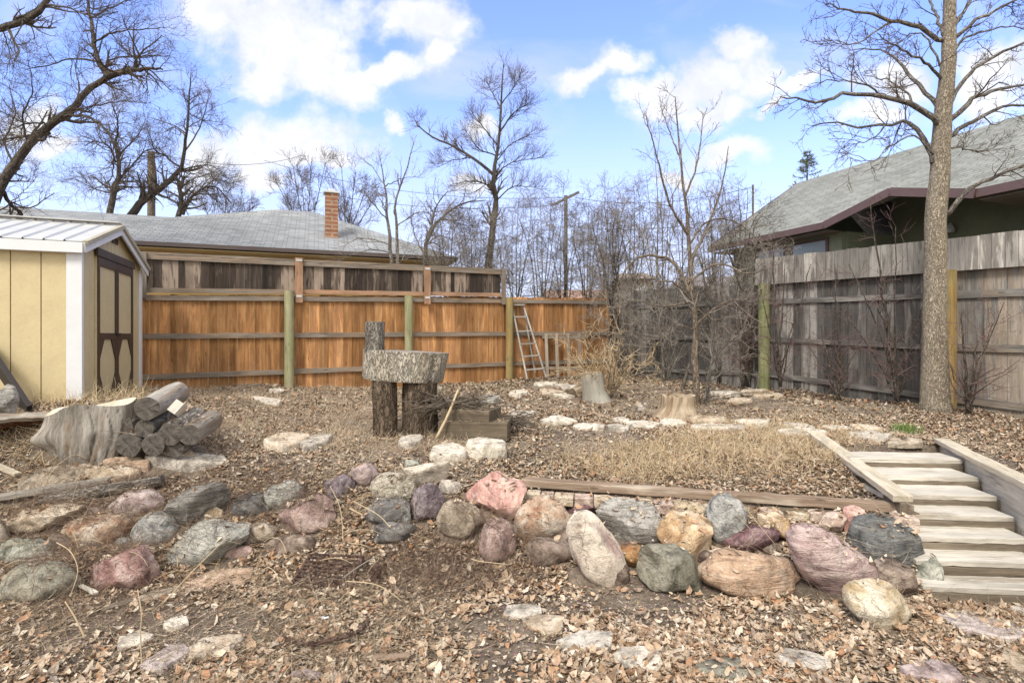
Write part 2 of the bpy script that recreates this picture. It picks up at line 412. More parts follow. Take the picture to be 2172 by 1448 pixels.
gx = grid_axis([(-320, -40, 40), (-40, -10, 3), (-10, -5.5, .25), (-5.5, 5.5, .04), (5.5, 10, .25), (10, 40, 3), (40, 320, 40)])
gy = grid_axis([(-320, -20, 50), (-20, 2, 2), (2, 2.4, .2), (2.4, 7, .04), (7, 14.5, .1), (14.5, 40, 2), (40, 720, 40)])
X, Y_ = np.meshgrid(gx, gy); Z = gz(X, Y_)
nx, ny = len(gx), len(gy)
ii = (np.arange(ny-1)[:, None]*nx+np.arange(nx-1)).ravel()
F = np.stack([ii, ii+1, ii+nx+1, ii+nx], -1)
gm = MB(); gm.add(np.stack([X.ravel(), Y_.ravel(), Z.ravel()], -1), F)
tag(obj('ground', gm, M['soil'], smooth=True), kind='structure')
LAND = []      # (verts, faces) of stones, steps and logs that litter may lie on

# ------------------------------------------------------------------ stones
def stone_mesh(seed, dims, ang=.5, slab=False, nois=.05, sub=4, planes=None):
    """dims: half sizes; ang 0 round .. 1 angular; the outline comes from random cutting planes"""
    rg = np.random.default_rng(seed)
    import bmesh
    bm = bmesh.new(); bmesh.ops.create_icosphere(bm, subdivisions=sub, radius=1)
    D = np.array([v.co[:] for v in bm.verts]); D /= np.linalg.norm(D, axis=1, keepdims=True)
    Fc = np.array([[v.index for v in f.verts] for f in bm.faces]); bm.free()
    Ns = []; Hs = []
    if slab:
        Ns += [(0, 0, 1), (0, 0, -1)]; Hs += [.55, .55]
        k = 7; a0 = rg.uniform(0, 6)
        for i in range(k):
            a = a0+i*2*PI/k+rg.normal(0, .22); Ns.append((math.cos(a), math.sin(a), rg.normal(0, .12))); Hs.append(rg.uniform(.72, .98))
    else:
        k = int(9+5*ang)
        for i in range(k):
            n_ = rg.normal(size=3); n_ /= np.linalg.norm(n_); Ns.append(tuple(n_)); Hs.append(rg.uniform(.88-.40*ang, 1.0))
        if ang > .45:
            a0 = rg.uniform(-.5, .5)
            for q in range(4): Ns.append((math.cos(a0+q*PI/2+rg.normal(0, .2)), rg.normal(-.3, .25), math.sin(a0+q*PI/2+rg.normal(0, .2)))); Hs.append(rg.uniform(.55, .75))
    if planes:
        for n_, h_ in planes: Ns.append(n_); Hs.append(h_)
    Ns = np.array(Ns, float); Ns /= np.linalg.norm(Ns, axis=1, keepdims=True); Hs = np.array(Hs)
    dn = D@Ns.T
    r = np.where(dn > .02, Hs/np.maximum(dn, .02), 9.)
    pw = 12+40*ang if not slab else 26
    inv = (np.concatenate([1/r, np.ones((len(D), 1))], 1)**pw).sum(1)**(1/pw)
    rad = 1/inv
    sx = rg.uniform(0, 90)
    nz_ = np.array([mn.fractal(Vector((*(d*1.6),))+Vector((sx, sx, 3)), 1., 2., 5) for d in D])
    nz2 = np.array([mn.noise(Vector((*(d*7),))+Vector((sx, 1, sx))) for d in D])
    rad = rad*(1+nois*nz_*(1.3 if not slab else .7)+nois*.28*nz2)
    if not slab: rad = rad*(1+.09*np.array([mn.noise(Vector((*(d*.9),))+Vector((3, sx, sx))) for d in D]))
    V_ = D*rad[:, None]; hi, lo = V_.max(0), V_.min(0); V_ = (V_-(hi+lo)/2)*2/(hi-lo)
    return V_*np.array(dims), Fc
def rot(ax, a): return np.array(Matrix.Rotation(a, 3, ax))
_rk = [100]
def put_stone(label, cat, name, c, dims, tilt=0., yaw=0., pitch=0., ang=.4, slab=False, material=None, group=None, nois=.05, planes=None, sub=4, seed=None):
    _rk[0] += 1
    V, Fc = stone_mesh(seed or _rk[0], dims, ang, slab, nois, sub, planes)
    Rm = rot('Y', -tilt)@rot('X', pitch)@rot('Z', yaw)
    V = V@Rm.T
    b = MB(); b.add(V+np.array(c), Fc)
    o = obj(name, b, material, org=c, smooth=(34 if (ang > .45 or slab) else True))
    tag(o, label, cat, group); LAND.append((V+np.array(c), Fc)); return o
LWN = 'boulders tumbled down the left bank'
def boulder(label, px, py, w_, h_, tilt, m, ang=.4, dep=.8, fwd=.3, group='boulders piled along the bank', dz=0., name='boulder', cat='boulder', slab=False, pitch=0., nois=.08, planes=None, Y=None, seed=None):
    if group == LWN: w_, h_ = w_*1.02, h_*1.02
    if Y is None:
        ti = abs(math.radians(tilt)); hh_ = (h_*math.cos(ti)+w_*math.sin(ti)*.55)/2
        p = G(px, min(py+hh_*(.80 if group != LWN else .45), 1500), dz); s = p[1]/FPX; dh = min(w_*s/2, h_*s/2)*dep*1.2
        Yc = p[1]+dh*(.55-.5*fwd)
    else: Yc = Y
    c = Pt(px, py, Yc); s = c[1]/FPX; a, b = w_*s/2*1.08, h_*s/2*1.08
    return put_stone(label, cat, name, c, (a, min(a, b)*dep*1.2, b), math.radians(tilt), 0, math.radians(pitch), ang, slab, m, group, nois, planes, seed=seed)
def flag(label, px, py, w_, h_, m, th=.035, yaw=0., group='flagstones set in the ground', up=.008, name='flagstone', cat='flagstone', seed=None, nois=.035, tilt=0.):
    p = G(px, py); D = EYE-p[2]; s = p[1]/FPX
    a = w_*s/2; b = h_*p[1]**2/(FPX*D)/2
    e = .15; sx_ = float(gz(p[0]+e, p[1])-gz(p[0]-e, p[1]))/(2*e); sy_ = float(gz(p[0], p[1]+e)-gz(p[0], p[1]-e))/(2*e)
    b = b/(1+sy_*p[1]/D) if sy_ > 0 else b
    c = p+np.array([0, 0, up])
    _rk[0] += 1
    rg = np.random.default_rng(_rk[0]); kk = 56; th_ = np.arange(kk)*2*PI/kk; m_ = rg.integers(5, 9); a0 = rg.uniform(0, 6)
    an_ = a0+(np.arange(m_)+rg.uniform(-.3, .3, m_))*2*PI/m_; hh = rg.uniform(.62, .95, m_)
    cs = np.cos(th_[:, None]-an_[None]); rr_ = np.where(cs > .05, hh/np.maximum(cs, .05), 9).min(1)
    rr_ = rr_*(1+.05*np.array([mn.noise(Vector((math.cos(q)*4+a0, math.sin(q)*4, 1))) for q in th_])+rg.normal(0, .008, kk))
    ox, oy = rr_*np.cos(th_), rr_*np.sin(th_); cx0, cy0 = (ox.max()+ox.min())/2, (oy.max()+oy.min())/2
    ox, oy = (ox-cx0)*2/(ox.max()-ox.min()), (oy-cy0)*2/(oy.max()-oy.min())
    V = []
    for s_, zz_ in ((.02, 1), (.3, 1), (.6, 1), (.85, 1.), (.96, .85), (1., .45), (.99, -1.)):
        for q in range(kk): V.append((ox[q]*s_*a, oy[q]*s_*b, th*zz_+.10*th*mn.noise(Vector((ox[q]*s_*2.5+a0, oy[q]*s_*2.5, 2)))*(zz_ > 0)*2.+.004*mn.noise(Vector((ox[q]*s_*9+a0, oy[q]*s_*9, 2)))))
    Fc = [(i_*kk+q, i_*kk+(q+1) % kk, (i_+1)*kk+(q+1) % kk) for i_ in range(6) for q in range(kk)]+[(i_*kk+q, (i_+1)*kk+(q+1) % kk, (i_+1)*kk+q) for i_ in range(6) for q in range(kk)]
    V = np.array(V); Fc = np.array([f_[::-1] for f_ in Fc])
    V = V@rot('Z', yaw).T
    V[:, 2] += V[:, 0]*(sx_*.8+tilt)+V[:, 1]*sy_*.8
    bb = MB(); bb.add(V+c, Fc); o = obj(name, bb, m, org=c, smooth=38); tag(o, label, cat, group); LAND.append((V+c, Fc)); return o

RM = {}
def rm(key, cols, kind='patch', sc=6., spk=.22, bump=.6, rough=.8, br=(0, 0, 0)): RM[key] = rock('stone_'+key, cols, kind, sc, spk, rough, bump, br)
rm('salmon', [(.42, .20, .17), (.55, .30, .26), (.66, .45, .38)], sc=4)
rm('orange_tan', [(.36, .18, .09), (.42, .31, .22), (.52, .45, .37)], sc=5)
rm('mauve', [(.26, .17, .15), (.36, .25, .22), (.43, .33, .29)], sc=5)
rm('tan', [(.26, .21, .15), (.38, .32, .24), (.48, .42, .33)])
rm('purple', [(.17, .13, .16), (.26, .21, .24), (.36, .31, .33)], sc=9, bump=1.)
rm('speckle', [(.24, .22, .16), (.44, .40, .31), (.56, .52, .43)], sc=14, spk=.5)
rm('cream', [(.46, .42, .34), (.58, .54, .45), (.66, .62, .54)], sc=4)
rm('pinkgrey', [(.32, .24, .23), (.43, .34, .33), (.51, .43, .42)], sc=5)
rm('charcoal', [(.06, .06, .06), (.12, .12, .12), (.2, .195, .185)])
rm('whitepink', [(.36, .23, .21), (.53, .46, .38), (.60, .54, .45)], sc=3.4)
rm('greyband', [(.20, .20, .18), (.38, .37, .34), (.54, .53, .49)], 'band', 6, .3, 1., br=(0, .35, 0))
rm('ochre', [(.30, .17, .07), (.50, .34, .17), (.64, .53, .38)], sc=5)
rm('buff', [(.36, .27, .15), (.48, .39, .25), (.56, .48, .34)], sc=6)
rm('blueoval', [(.18, .195, .195), (.29, .305, .30), (.43, .44, .42)], sc=8)
rm('maroon', [(.12, .06, .07), (.19, .10, .115), (.28, .18, .19)], sc=6)
rm('rust', [(.10, .07, .06), (.32, .15, .05), (.46, .27, .10)], sc=6, bump=1.)
rm('olive', [(.13, .13, .095), (.22, .215, .165), (.33, .32, .25)], sc=4)
rm('peach', [(.36, .23, .14), (.48, .33, .22), (.55, .44, .33)], 'band', 4, br=(0, .15, 0))
rm('rose', [(.31, .20, .20), (.45, .33, .32), (.56, .46, .43)], 'band', 4, br=(0, .8, 0))
rm('slate', [(.07, .078, .08), (.145, .155, .155), (.27, .27, .25)], 'band', 5, br=(0, .1, 0), bump=.7)
rm('yellow', [(.46, .33, .15), (.56, .48, .33), (.63, .59, .47)], sc=5)
rm('greengrey', [(.15, .17, .13), (.27, .29, .24), (.42, .43, .37)], sc=8)
rm('brown', [(.14, .10, .08), (.24, .185, .145), (.35, .285, .235)], sc=6)
rm('redrock', [(.24, .12, .11), (.36, .205, .185), (.52, .40, .37)], sc=5, bump=1.)
rm('palegreen', [(.27, .28, .25), (.42, .43, .39), (.54, .54, .49)], 'band', 6, .3, 1., br=(0, -.6, 0))
rm('darkslab', [(.11, .11, .105), (.20, .195, .18), (.31, .30, .28)], 'band', 5, br=(0, -.5, 0))
rm('sand', [(.42, .33, .22), (.53, .44, .32), (.60, .53, .42)], sc=4)
rm('sandgrey', [(.34, .31, .26), (.46, .43, .37), (.56, .53, .47)], sc=5)
rm('brickpink', [(.42, .30, .24), (.54, .42, .34), (.62, .52, .44)], sc=9, bump=.5)
rm('brickbuff', [(.42, .33, .2), (.54, .45, .31), (.6, .53, .41)], sc=9, bump=.5)
rm('flagpink', [(.36, .30, .28), (.46, .39, .36), (.54, .48, .44)], sc=5)

B = boulder
RW = 'boulders leaning on the bank below the timber'
B('salmon pink angular boulder with a cream chipped notch at bank top', 1050, 1053, 116, 98, -12, RM['salmon'], .75, group=RW, seed=11)
B('orange brown river boulder resting beside the salmon one', 1147, 1103, 116, 96, 14, RM['orange_tan'], .2, group=RW)
B('mauve boulder half wrapped in dead twigs under the salmon one', 1055, 1146, 74, 92, 0, RM['mauve'], .25, group=RW)
B('dull tan rounded boulder left of the mauve one', 975, 1103, 92, 72, -10, RM['tan'], .3, group=RW)
B('rough purple grey angular rock standing beside the cream slab', 903, 1066, 74, 84, 8, RM['purple'], .75, group=RW, nois=.08)
B('speckled pale granite boulder beneath the edge of the cream slab', 836, 1036, 96, 66, -8, RM['speckle'], .25, group=RW)
B('cream flat slab tipped over the speckled granite boulder', 900, 1006, 112, 56, 10, RM['cream'], .5, .35, .9, group=RW, slab=False, pitch=35)
B('small rosy grey rounded stone at the top of bank', 772, 1008, 58, 47, 0, RM['pinkgrey'], .3, group=RW)
B('dark charcoal rock under the speckled granite boulder', 826, 1088, 100, 58, -5, RM['charcoal'], .6, group=RW)
B('charcoal rock half buried in dead leaves below the dark one', 838, 1132, 84, 44, 0, RM['charcoal'], .5, group=RW)
B('long cream boulder with a pink blotch, leaning down the bank', 1262, 1165, 92, 172, 30, RM['whitepink'], .1, .7, .5, group=RW)
B('grey white banded boulder below the row of bricks', 1337, 1107, 142, 84, -8, RM['greyband'], .5, group=RW, nois=.07)
B('small buff rounded stone on top of the ochre block', 1467, 1083, 68, 40, -12, RM['buff'], .2, group=RW, fwd=.6)
B('ochre and cream angular block in the middle of the bank', 1453, 1140, 108, 98, -14, RM['ochre'], .85, group=RW, seed=41)
B('blue grey egg shaped boulder standing upright', 1539, 1103, 78, 106, -6, RM['blueoval'], .1, .7, .6, group=RW)
B('maroon smooth boulder tucked beside the blue grey egg', 1592, 1143, 118, 56, 6, RM['maroon'], .2, group=RW)
B('small rust orange chunk between cream and olive boulders', 1345, 1181, 78, 46, -6, RM['rust'], .8, .8, .8, group=RW)
B('olive grey angular boulder below the rust chunk', 1418, 1204, 138, 98, -28, RM['olive'], .8, group=RW)
B('wide peach boulder low in the leaves under the maroon one', 1590, 1217, 205, 100, -3, RM['peach'], .35, group=RW)
B('large rose pink boulder leaning down toward the leaves', 1757, 1193, 212, 108, -38, RM['rose'], .3, .75, .55, group=RW)
B('ochre elongated stone lying diagonally above the maroon boulder', 1650, 1118, 92, 46, -38, RM['ochre'], .6, .8, .7, group=RW)
B('big dark slate blue boulder beside the timber steps', 1875, 1158, 144, 128, -8, RM['slate'], .35, .8, .4, group=RW, Y=4.22)
B('cream and yellow boulder lowest in the pile by the steps', 1862, 1280, 136, 92, -26, RM['yellow'], .4, .8, .2, group=RW)
B('green grey rough rock between slate boulder and lowest step', 1958, 1228, 62, 98, -20, RM['greengrey'], .6, group=RW, Y=4.0, nois=.09)
B('brown broken rock under the slate blue boulder', 1898, 1232, 92, 76, -20, RM['brown'], .7, .8, .1, group=RW)
B('small mauve rock wedged above the rose boulder', 1712, 1126, 48, 36, 0, RM['mauve'], .4, group=RW)
B('brown stone wedged behind the orange brown river boulder', 1196, 1136, 50, 52, 10, RM['brown'], .4, .8, 0, group=RW)
B('dusty brown stone nearly buried left of the long cream boulder', 1166, 1172, 96, 64, 0, RM['brown'], .4, .8, 0, group=RW)
B('small dark brown stone at the foot of the long cream boulder', 1312, 1216, 44, 50, 10, RM['brown'], .4, .8, .5, group=RW)
B('dark plum plank shaped rock lying across the brick row', 1240, 1071, 88, 36, 12, RM['maroon'], .7, .8, .9, group=RW, slab=False)
B('pink squared stone standing right of the bricks', 1768, 1110, 48, 44, -4, RM['brickpink'], .8, .8, .9, group=RW)
B('larger pink tilted stone beside the squared pink one', 1816, 1100, 64, 52, 18, RM['salmon'], .8, .8, .9, group=RW)
for px, py, w_, h_, m, l in [(1010, 1050, 30, 24, 'sandgrey', 'small grey pebble stone left of the salmon boulder'), (1500, 1180, 50, 26, 'brown', 'small brown stone under the ochre block'),
      (1640, 1165, 40, 24, 'brown', 'small brown stone on the right end of peach boulder'), (1385, 1085, 30, 18, 'sandgrey', 'pale chip of stone above the grey white banded boulder'),
      (955, 1035, 50, 30, 'sandgrey', 'pale grey stone behind the purple rock'), (875, 985, 34, 20, 'greengrey', 'grey green chip beside the cream slab')]:
    B(l, px, py, w_, h_, 0, RM[m], .5, group=RW, name='small_rock', cat='rock')
LW = 'boulders tumbled down the left bank'
B('long tan slab jutting out at the left end of bank', 90, 1103, 162, 52, 9, RM['sand'], .7, 1.2, .5, group=LW, seed=55)
B('pinkish tan rounded boulder right of the long tan slab', 205, 1130, 134, 68, 8, RM['orange_tan'], .15, group=LW)
B('mauve flat boulder lying under the grey pole', 285, 1070, 118, 58, 14, RM['pinkgrey'], .4, group=LW)
B('dark grey angular slab pitched up on the blue boulder', 405, 1080, 150, 72, 30, RM['darkslab'], .85, .9, .8, group=LW, seed=60)
B('blue grey smooth round boulder under the dark slab', 335, 1122, 78, 72, 0, RM['blueoval'], .1, .9, .5, group=LW)
B('pale grey green boulder with cracks, tilted up to the right', 432, 1156, 165, 88, 30, RM['palegreen'], .5, .8, .6, group=LW, nois=.07)
B('red angular boulder sunk in dead leaves at left', 268, 1214, 146, 108, 4, RM['redrock'], .8, .8, .3, group=LW, nois=.07)
B('small yellow stone tucked right of the dark slab', 452, 1094, 42, 30, 20, RM['buff'], .4, .8, .6, group=LW)
B('thin yellow stone beneath the small yellow one', 428, 1118, 44, 18, 14, RM['buff'], .5, .8, .8, group=LW)
B('grey green stone in weeds right of the pale cracked boulder', 545, 1133, 78, 44, 14, RM['tan'], .3, group=LW)
B('olive grey broad boulder at the lower left corner of bank', 90, 1243, 150, 104, 4, RM['olive'], .4, .8, .2, group=LW)
B('dull green boulder behind the olive grey broad one', 62, 1172, 104, 62, 0, RM['greengrey'], .3, .8, .2, group=LW)
B('pale boulder cut off by the left picture edge', -8, 1150, 52, 100, 0, RM['tan'], .3, group=LW)
B('pale grey green boulder half under dead stems', 604, 1057, 78, 68, 20, RM['palegreen'], .3, group=LW)
B('dark boulder in brush left of the pale grey green one', 535, 1075, 80, 60, 0, RM['charcoal'], .4, .8, .1, group=LW)
B('rough brown boulder leaning in the middle of the left bank', 648, 1099, 108, 74, 22, RM['mauve'], .5, .8, .5, group=LW, nois=.08)
B('purple brown rock deep in the weeds above brown boulder', 718, 1036, 64, 56, -10, RM['purple'], .5, .8, .1, group=LW)
B('terracotta pebble between blue and red boulders', 302, 1157, 28, 14, 0, RM['salmon'], .1, group=LW, name='small_rock', cat='rock')
B('brown rounded stone right of the pink tan boulder', 262, 1150, 30, 20, 0, RM['blueoval'], .2, group=LW, name='small_rock', cat='rock')
B('dusty purple stone under the grey green stone', 505, 1172, 58, 26, 8, RM['mauve'], .4, .8, .1, group=LW)
B('brown boulder under the rough brown one', 610, 1160, 110, 44, 6, RM['brown'], .4, .8, -.1, group=LW)
B('dark rock in shade below the long tan slab', 120, 1152, 70, 40, 0, RM['brown'], .4, .8, -.1, group=LW)
B('flat mauve grey stone behind the pinkish tan boulder', 190, 1092, 70, 34, 6, RM['brown'], .4, .8, -.1, group=LW)

Fg = flag
FU = 'flat stones on the upper left bank'
for a in [('thin pale flat stone just below the log pile', 368, 970, 96, 20, 'sand', 0), ('long pale flat stone lying below the log pile', 400, 986, 180, 24, 'sandgrey', .1),
          ('orange tan flat stone below the silver stump', 270, 993, 96, 20, 'peach', 0), ('lower orange tan flat stone below the silver stump', 240, 1011, 108, 18, 'sand', .1),
          ('narrow grey flat stone above the grey plank', 125, 1016, 140, 34, 'tan', .25), ('tan flat stone lying alone in the straw', 610, 942, 74, 28, 'sand', 0),
          ('pale grey jagged flat stone beside the lone tan one', 668, 946, 62, 30, 'sandgrey', 0), ('thin pale slab in front of the log table', 872, 944, 52, 20, 'sandgrey', 0),
          ('pale wide slab near the timber blocks', 956, 966, 84, 34, 'cream', 0)]:
    Fg(a[0], a[1], a[2], a[3], a[4], RM[a[5]], .05, a[6], FU, up=.03)
Fg('cream thick squared slab right of the pale wide slab', 1032, 963, 88, 26, RM['cream'], .08, -.05, FU, up=.05)
FL = 'flagstones half covered by leaves below the bank'
for a in [('pink tan rounded flagstone in gravel at lower left', 456, 1376, 112, 52, 'sand', .5), ('pinkish flagstone left of the rounded one', 348, 1402, 92, 56, 'flagpink', .5),
          ('pale cream flagstone scrap in gravel', 288, 1360, 66, 40, 'cream', .5), ('small cream wedge stone in gravel', 376, 1325, 50, 26, 'cream', 0),
          ('peach flagstone below the pale cracked boulder', 465, 1233, 136, 50, 'peach', .35), ('narrow grey stone buried left of peach flagstone', 330, 1268, 100, 22, 'tan', .7),
          ('cream flagstone beside the bare dirt patch', 1108, 1302, 84, 28, 'sandgrey', 0), ('cream jagged flagstone below the bare dirt patch', 1150, 1330, 92, 40, 'sand', -.2),
          ('crescent pale flagstone at bottom centre', 1240, 1364, 120, 38, 'sandgrey', -.3), ('broad cream flagstone at bottom centre', 1352, 1402, 100, 48, 'cream', 0),
          ('narrow flagstone right of the broad cream one', 1442, 1394, 60, 22, 'sand', .3), ('cream flagstone under leaves at bottom right', 1704, 1406, 116, 40, 'sandgrey', -.3),
          ('large tan flagstone leading to the lowest step', 2078, 1330, 158, 74, 'flagpink', -.75), ('purple grey flagstone at the bottom edge', 1975, 1430, 124, 50, 'pinkgrey', 0),
          ('mossy dark flagstone at the bottom edge', 1540, 1426, 150, 50, 'olive', 0), ('buff flagstone at the bottom right corner', 2160, 1410, 50, 60, 'sand', 0),
          ('grey flagstone at bottom edge in thick leaves', 650, 1438, 70, 22, 'pinkgrey', 0), ('pale flagstone sliver right of the large tan one', 2165, 1300, 50, 22, 'sandgrey', 0)]:
    Fg(a[0], a[1], a[2], a[3], a[4], RM[a[5]], .022, a[6], FL, up=.006)
FP = 'flagstones of the path across the upper yard'
for a in [('long pale flagstone beginning the path near timber blocks', 1186, 896, 78, 18, 'cream', -.15), ('flagstone left of the long pale one', 1110, 882, 60, 12, 'sandgrey', 0),
          ('flat stone between long pale flagstone and stump path', 1250, 910, 70, 12, 'cream', 0), ('small flagstone in the path behind grass tuft', 1312, 912, 46, 10, 'sandgrey', 0),
          ('pale flagstone in front of the hollow stump', 1318, 896, 36, 12, 'cream', 0), ('broad pale flagstone in front of the hollow stump', 1365, 905, 74, 14, 'cream', 0),
          ('wedge flagstone at foot of the hollow stump', 1425, 900, 56, 14, 'cream', 0), ('flagstone just right of the hollow stump roots', 1500, 893, 82, 12, 'sand', 0),
          ('front strip flagstone in the dry orange grass', 1508, 910, 90, 11, 'cream', 0), ('squarish flagstone midway along the path', 1600, 901, 72, 14, 'cream', 0),
          ('small flagstone near the middle of the path', 1560, 912, 46, 10, 'sandgrey', 0), ('long pale flagstone touching the step cap board', 1700, 921, 98, 16, 'cream', -.1),
          ('thin flagstone behind the cap board', 1692, 908, 62, 10, 'sandgrey', 0), ('thin flagstone above the top step', 1775, 914, 56, 10, 'cream', 0),
          ('tan flagstone above the top step', 1835, 912, 64, 12, 'sand', -.1), ('grey flagstone between top step and green tuft', 1848, 930, 76, 16, 'sandgrey', -.1),
          ('dull flagstone at the back of the top step', 1920, 944, 80, 14, 'tan', -.05)]:
    Fg(a[0], a[1], a[2], a[3], a[4], RM[a[5]], .03, a[6], FP, up=.025)
FF = 'flat stones scattered in the far yard'
for a in [('squared pale block lying near the green weeds', 1101, 837, 44, 12, 'cream', -.1, .05), ('white angular rock behind the timber blocks', 1040, 856, 38, 14, 'palegreen', 0, .1),
          ('pale flat stone by the ladder foot', 1078, 797, 38, 6, 'sand', 0, .04), ('pale flat stone left of the leaning stump', 1158, 818, 54, 8, 'cream', 0, .04),
          ('pale stone stacked near the leaning stump', 1200, 825, 50, 9, 'sandgrey', 0, .06), ('tan low stone near the leaning stump', 1172, 835, 54, 8, 'sand', 0, .04),
          ('pale low stone before the leaning stump', 1196, 842, 44, 7, 'cream', 0, .03), ('white flat stone in straw before the orange fence', 565, 853, 62, 8, 'cream', .1, .03),
          ('smaller white stone near the orange fence post', 586, 832, 32, 5, 'cream', 0, .03), ('small pale stone by the log table', 929, 829, 20, 6, 'sandgrey', 0, .05),
          ('small round pale stone left of the hollow stump', 1358, 871, 16, 9, 'sandgrey', 0, .06),
          ('flat stone lowest in the loose stack right of young tree', 1570, 852, 52, 7, 'sand', 0, .03), ('long flat stone forming base of the loose stack', 1625, 843, 70, 9, 'sand', 0, .05),
          ('pale flat stone left of the loose stack', 1538, 839, 60, 8, 'cream', -.1, .05)]:
    Fg(a[0], a[1], a[2], a[3], a[4], RM[a[5]], a[7], a[6], FF, up=.02)
p_ = G(1600, 842)
put_stone('flat stone lying on top of the loose stack', 'flagstone', 'flagstone', p_+np.array([0, .02, .085]), (.27, .16, .045), .04, .2, 0, .5, True, RM['sand'], FF)

# bricks under the timber
def brick(c, yaw, m, label, w_=.098, d_=.075, h_=.04, name='brick'):
    b = MB(); ax = [(math.cos(yaw), math.sin(yaw), 0), (-math.sin(yaw), math.cos(yaw), 0), (0, 0, 1)]
    b.box(c, ax, (w_, d_, h_)); LAND.append((np.vstack(b.V), np.vstack([f[:, [0, 1, 2]] for f in b.F]+[f[:, [0, 2, 3]] for f in b.F])))
    return tag(obj(name, b, m, org=c, bevel=.008), label, 'brick', 'paving bricks in a row below the timber')
td = np.array([3.24, -.48]); td /= np.linalg.norm(td)
t0 = np.array([.11, 5.03]); t1 = np.array([3.36, 4.55])
tn = np.array([td[1], -td[0]]);  tn = tn if tn[1] < 0 else -tn
ta = math.atan2(td[1], td[0])
s = .05; k = 0
while s < 1.62:
    wd = [.06, .055, .085, .08, .07, .085, .09, .08][k % 8]
    c2 = t0+td*(s+wd)+tn*(.16+.01*math.sin(k*3)); z = .392-.006*k+.004*math.sin(k*5)
    od = ['leftmost', 'second', 'third', 'fourth', 'fifth', 'sixth', 'seventh', 'eighth', 'ninth', 'tenth', 'eleventh', 'twelfth', 'thirteenth'][k]
    brick((c2[0], c2[1], z-.012), ta+.03*math.sin(k*2.3), RM['brickpink' if k % 2 else 'brickbuff'], ('pinkish' if k % 2 else 'buff')+' brick in the row below the long timber, '+od+(' one' if k == 0 else ' from its left end'), wd, .075, .042)
    s += 2*wd+.008; k += 1
for px, py, wd, yw, m, l in [(1635, 1092, .075, .05, 'brickpink', 'pink brick behind the diagonal ochre stone'), (1688, 1094, .085, -.08, 'brickbuff', 'buff brick right of the diagonal ochre stone'),
                             (1727, 1092, .07, .12, 'brickpink', 'pinkish brick left of the squared pink stone'), (1918, 1106, .085, -.2, 'brickpink', 'pink brick wedged between slate boulder and steps')]:
    p = Pt(px, py, 4.62 if px < 1900 else 4.42)
    brick(tuple(p), ta+yw, RM[m], l, wd, .08, .048)

# long timber, stair caps and steps
b = MB(); b.beam((t0[0], t0[1]+.02, .457), (t1[0], t1[1]+.02, .365), .11, .072, n=30, jit=.0025)
tag(obj('timber', b, M['timber'], org=(t0[0], t0[1], .37), bevel=.008), 'long weathered brown timber edging the upper bed', 'timber')
LAND.append((np.vstack(b.V), np.vstack([f[:, :3] for f in b.F]+[f[:, [0, 2, 3]] for f in b.F])))
b = MB(); b.beam((t1[0]-1.1, t1[1]+.13, .30), (t1[0]-.03, t1[1]-.03, .285), .10, .08, n=10, jit=.002)
tag(obj('timber', b, M['block'], org=(2.4, 4.7, .3), bevel=.006), 'short dark timber tucked under the right end of the long one', 'timber')
b = MB(); b.beam((3.30, 4.50, .0), (3.30, 4.50, .36), .1, .1, up=(0, 1, 0))
tag(obj('timber_post', b, M['block'], org=(3.3, 4.5, 0), bevel=.006), 'dark upright post at the end of long timber beside steps', 'post')
def capwall(name, label, p0, p1, w_, th, drop, m1, m2, n=20):
    t = thing(name, label, 'retaining board', p1)
    b = MB(); b.beam(p0, p1, w_, th, n=n, jit=.0025); obj('cap_board', b, m1, t, bevel=.006)
    LAND.append((np.vstack(b.V), np.vstack([f[:, :3] for f in b.F]+[f[:, [0, 2, 3]] for f in b.F])))
    b = MB(); q0 = np.array(p0)-(0, 0, th/2+drop/2+.002); q1 = np.array(p1)-(0, 0, th/2+drop/2+.002)
    d_ = (q1-q0)/n
    b.beam(q0, q1, .05, drop, n=n, jit=.0015); obj('side_board', b, m2, t, bevel=.004)
    return t
capwall('stair_side', 'cream capped sloping board along the left of the steps', (3.60, 6.5, .665), (3.22, 4.46, .475), .15, .055, .16, M['capwood'], M['riser'])
capwall('stair_side', 'cream capped retaining board along the right of the steps', (4.74, 6.0, .665), (3.55, 2.9, .63), .14, .05, .55, M['capwood'], M['tread'])
FYS = [(5.39, 1.20), (5.04, 1.284), (4.70, 1.361), (4.43, 1.447), (4.19, 1.54), (3.98, 1.638), (3.79, 1.747)]
st = thing('garden_steps', 'seven weathered timber steps climbing from the flagstones to the upper yard', 'steps', (3.4, 3.79, .05))
for i, (fy, D) in enumerate(FYS):
    z = EYE-D
    x0, x1 = xl(fy)-.03, xr(fy)-.035
    by = FYS[i-1][0]+.03 if i else fy+.33
    dy = -.085*(x1-x0)
    ztop_next = 0
    t = MB(); dep = min(by-fy, .36)
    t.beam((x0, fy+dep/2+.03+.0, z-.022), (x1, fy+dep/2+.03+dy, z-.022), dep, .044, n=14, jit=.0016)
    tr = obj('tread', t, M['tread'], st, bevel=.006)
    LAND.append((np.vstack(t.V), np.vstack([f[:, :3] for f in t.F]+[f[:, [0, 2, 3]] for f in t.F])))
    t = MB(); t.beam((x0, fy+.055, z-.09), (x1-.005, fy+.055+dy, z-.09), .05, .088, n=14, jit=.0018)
    obj('riser', t, M['riser'], st, bevel=.006)

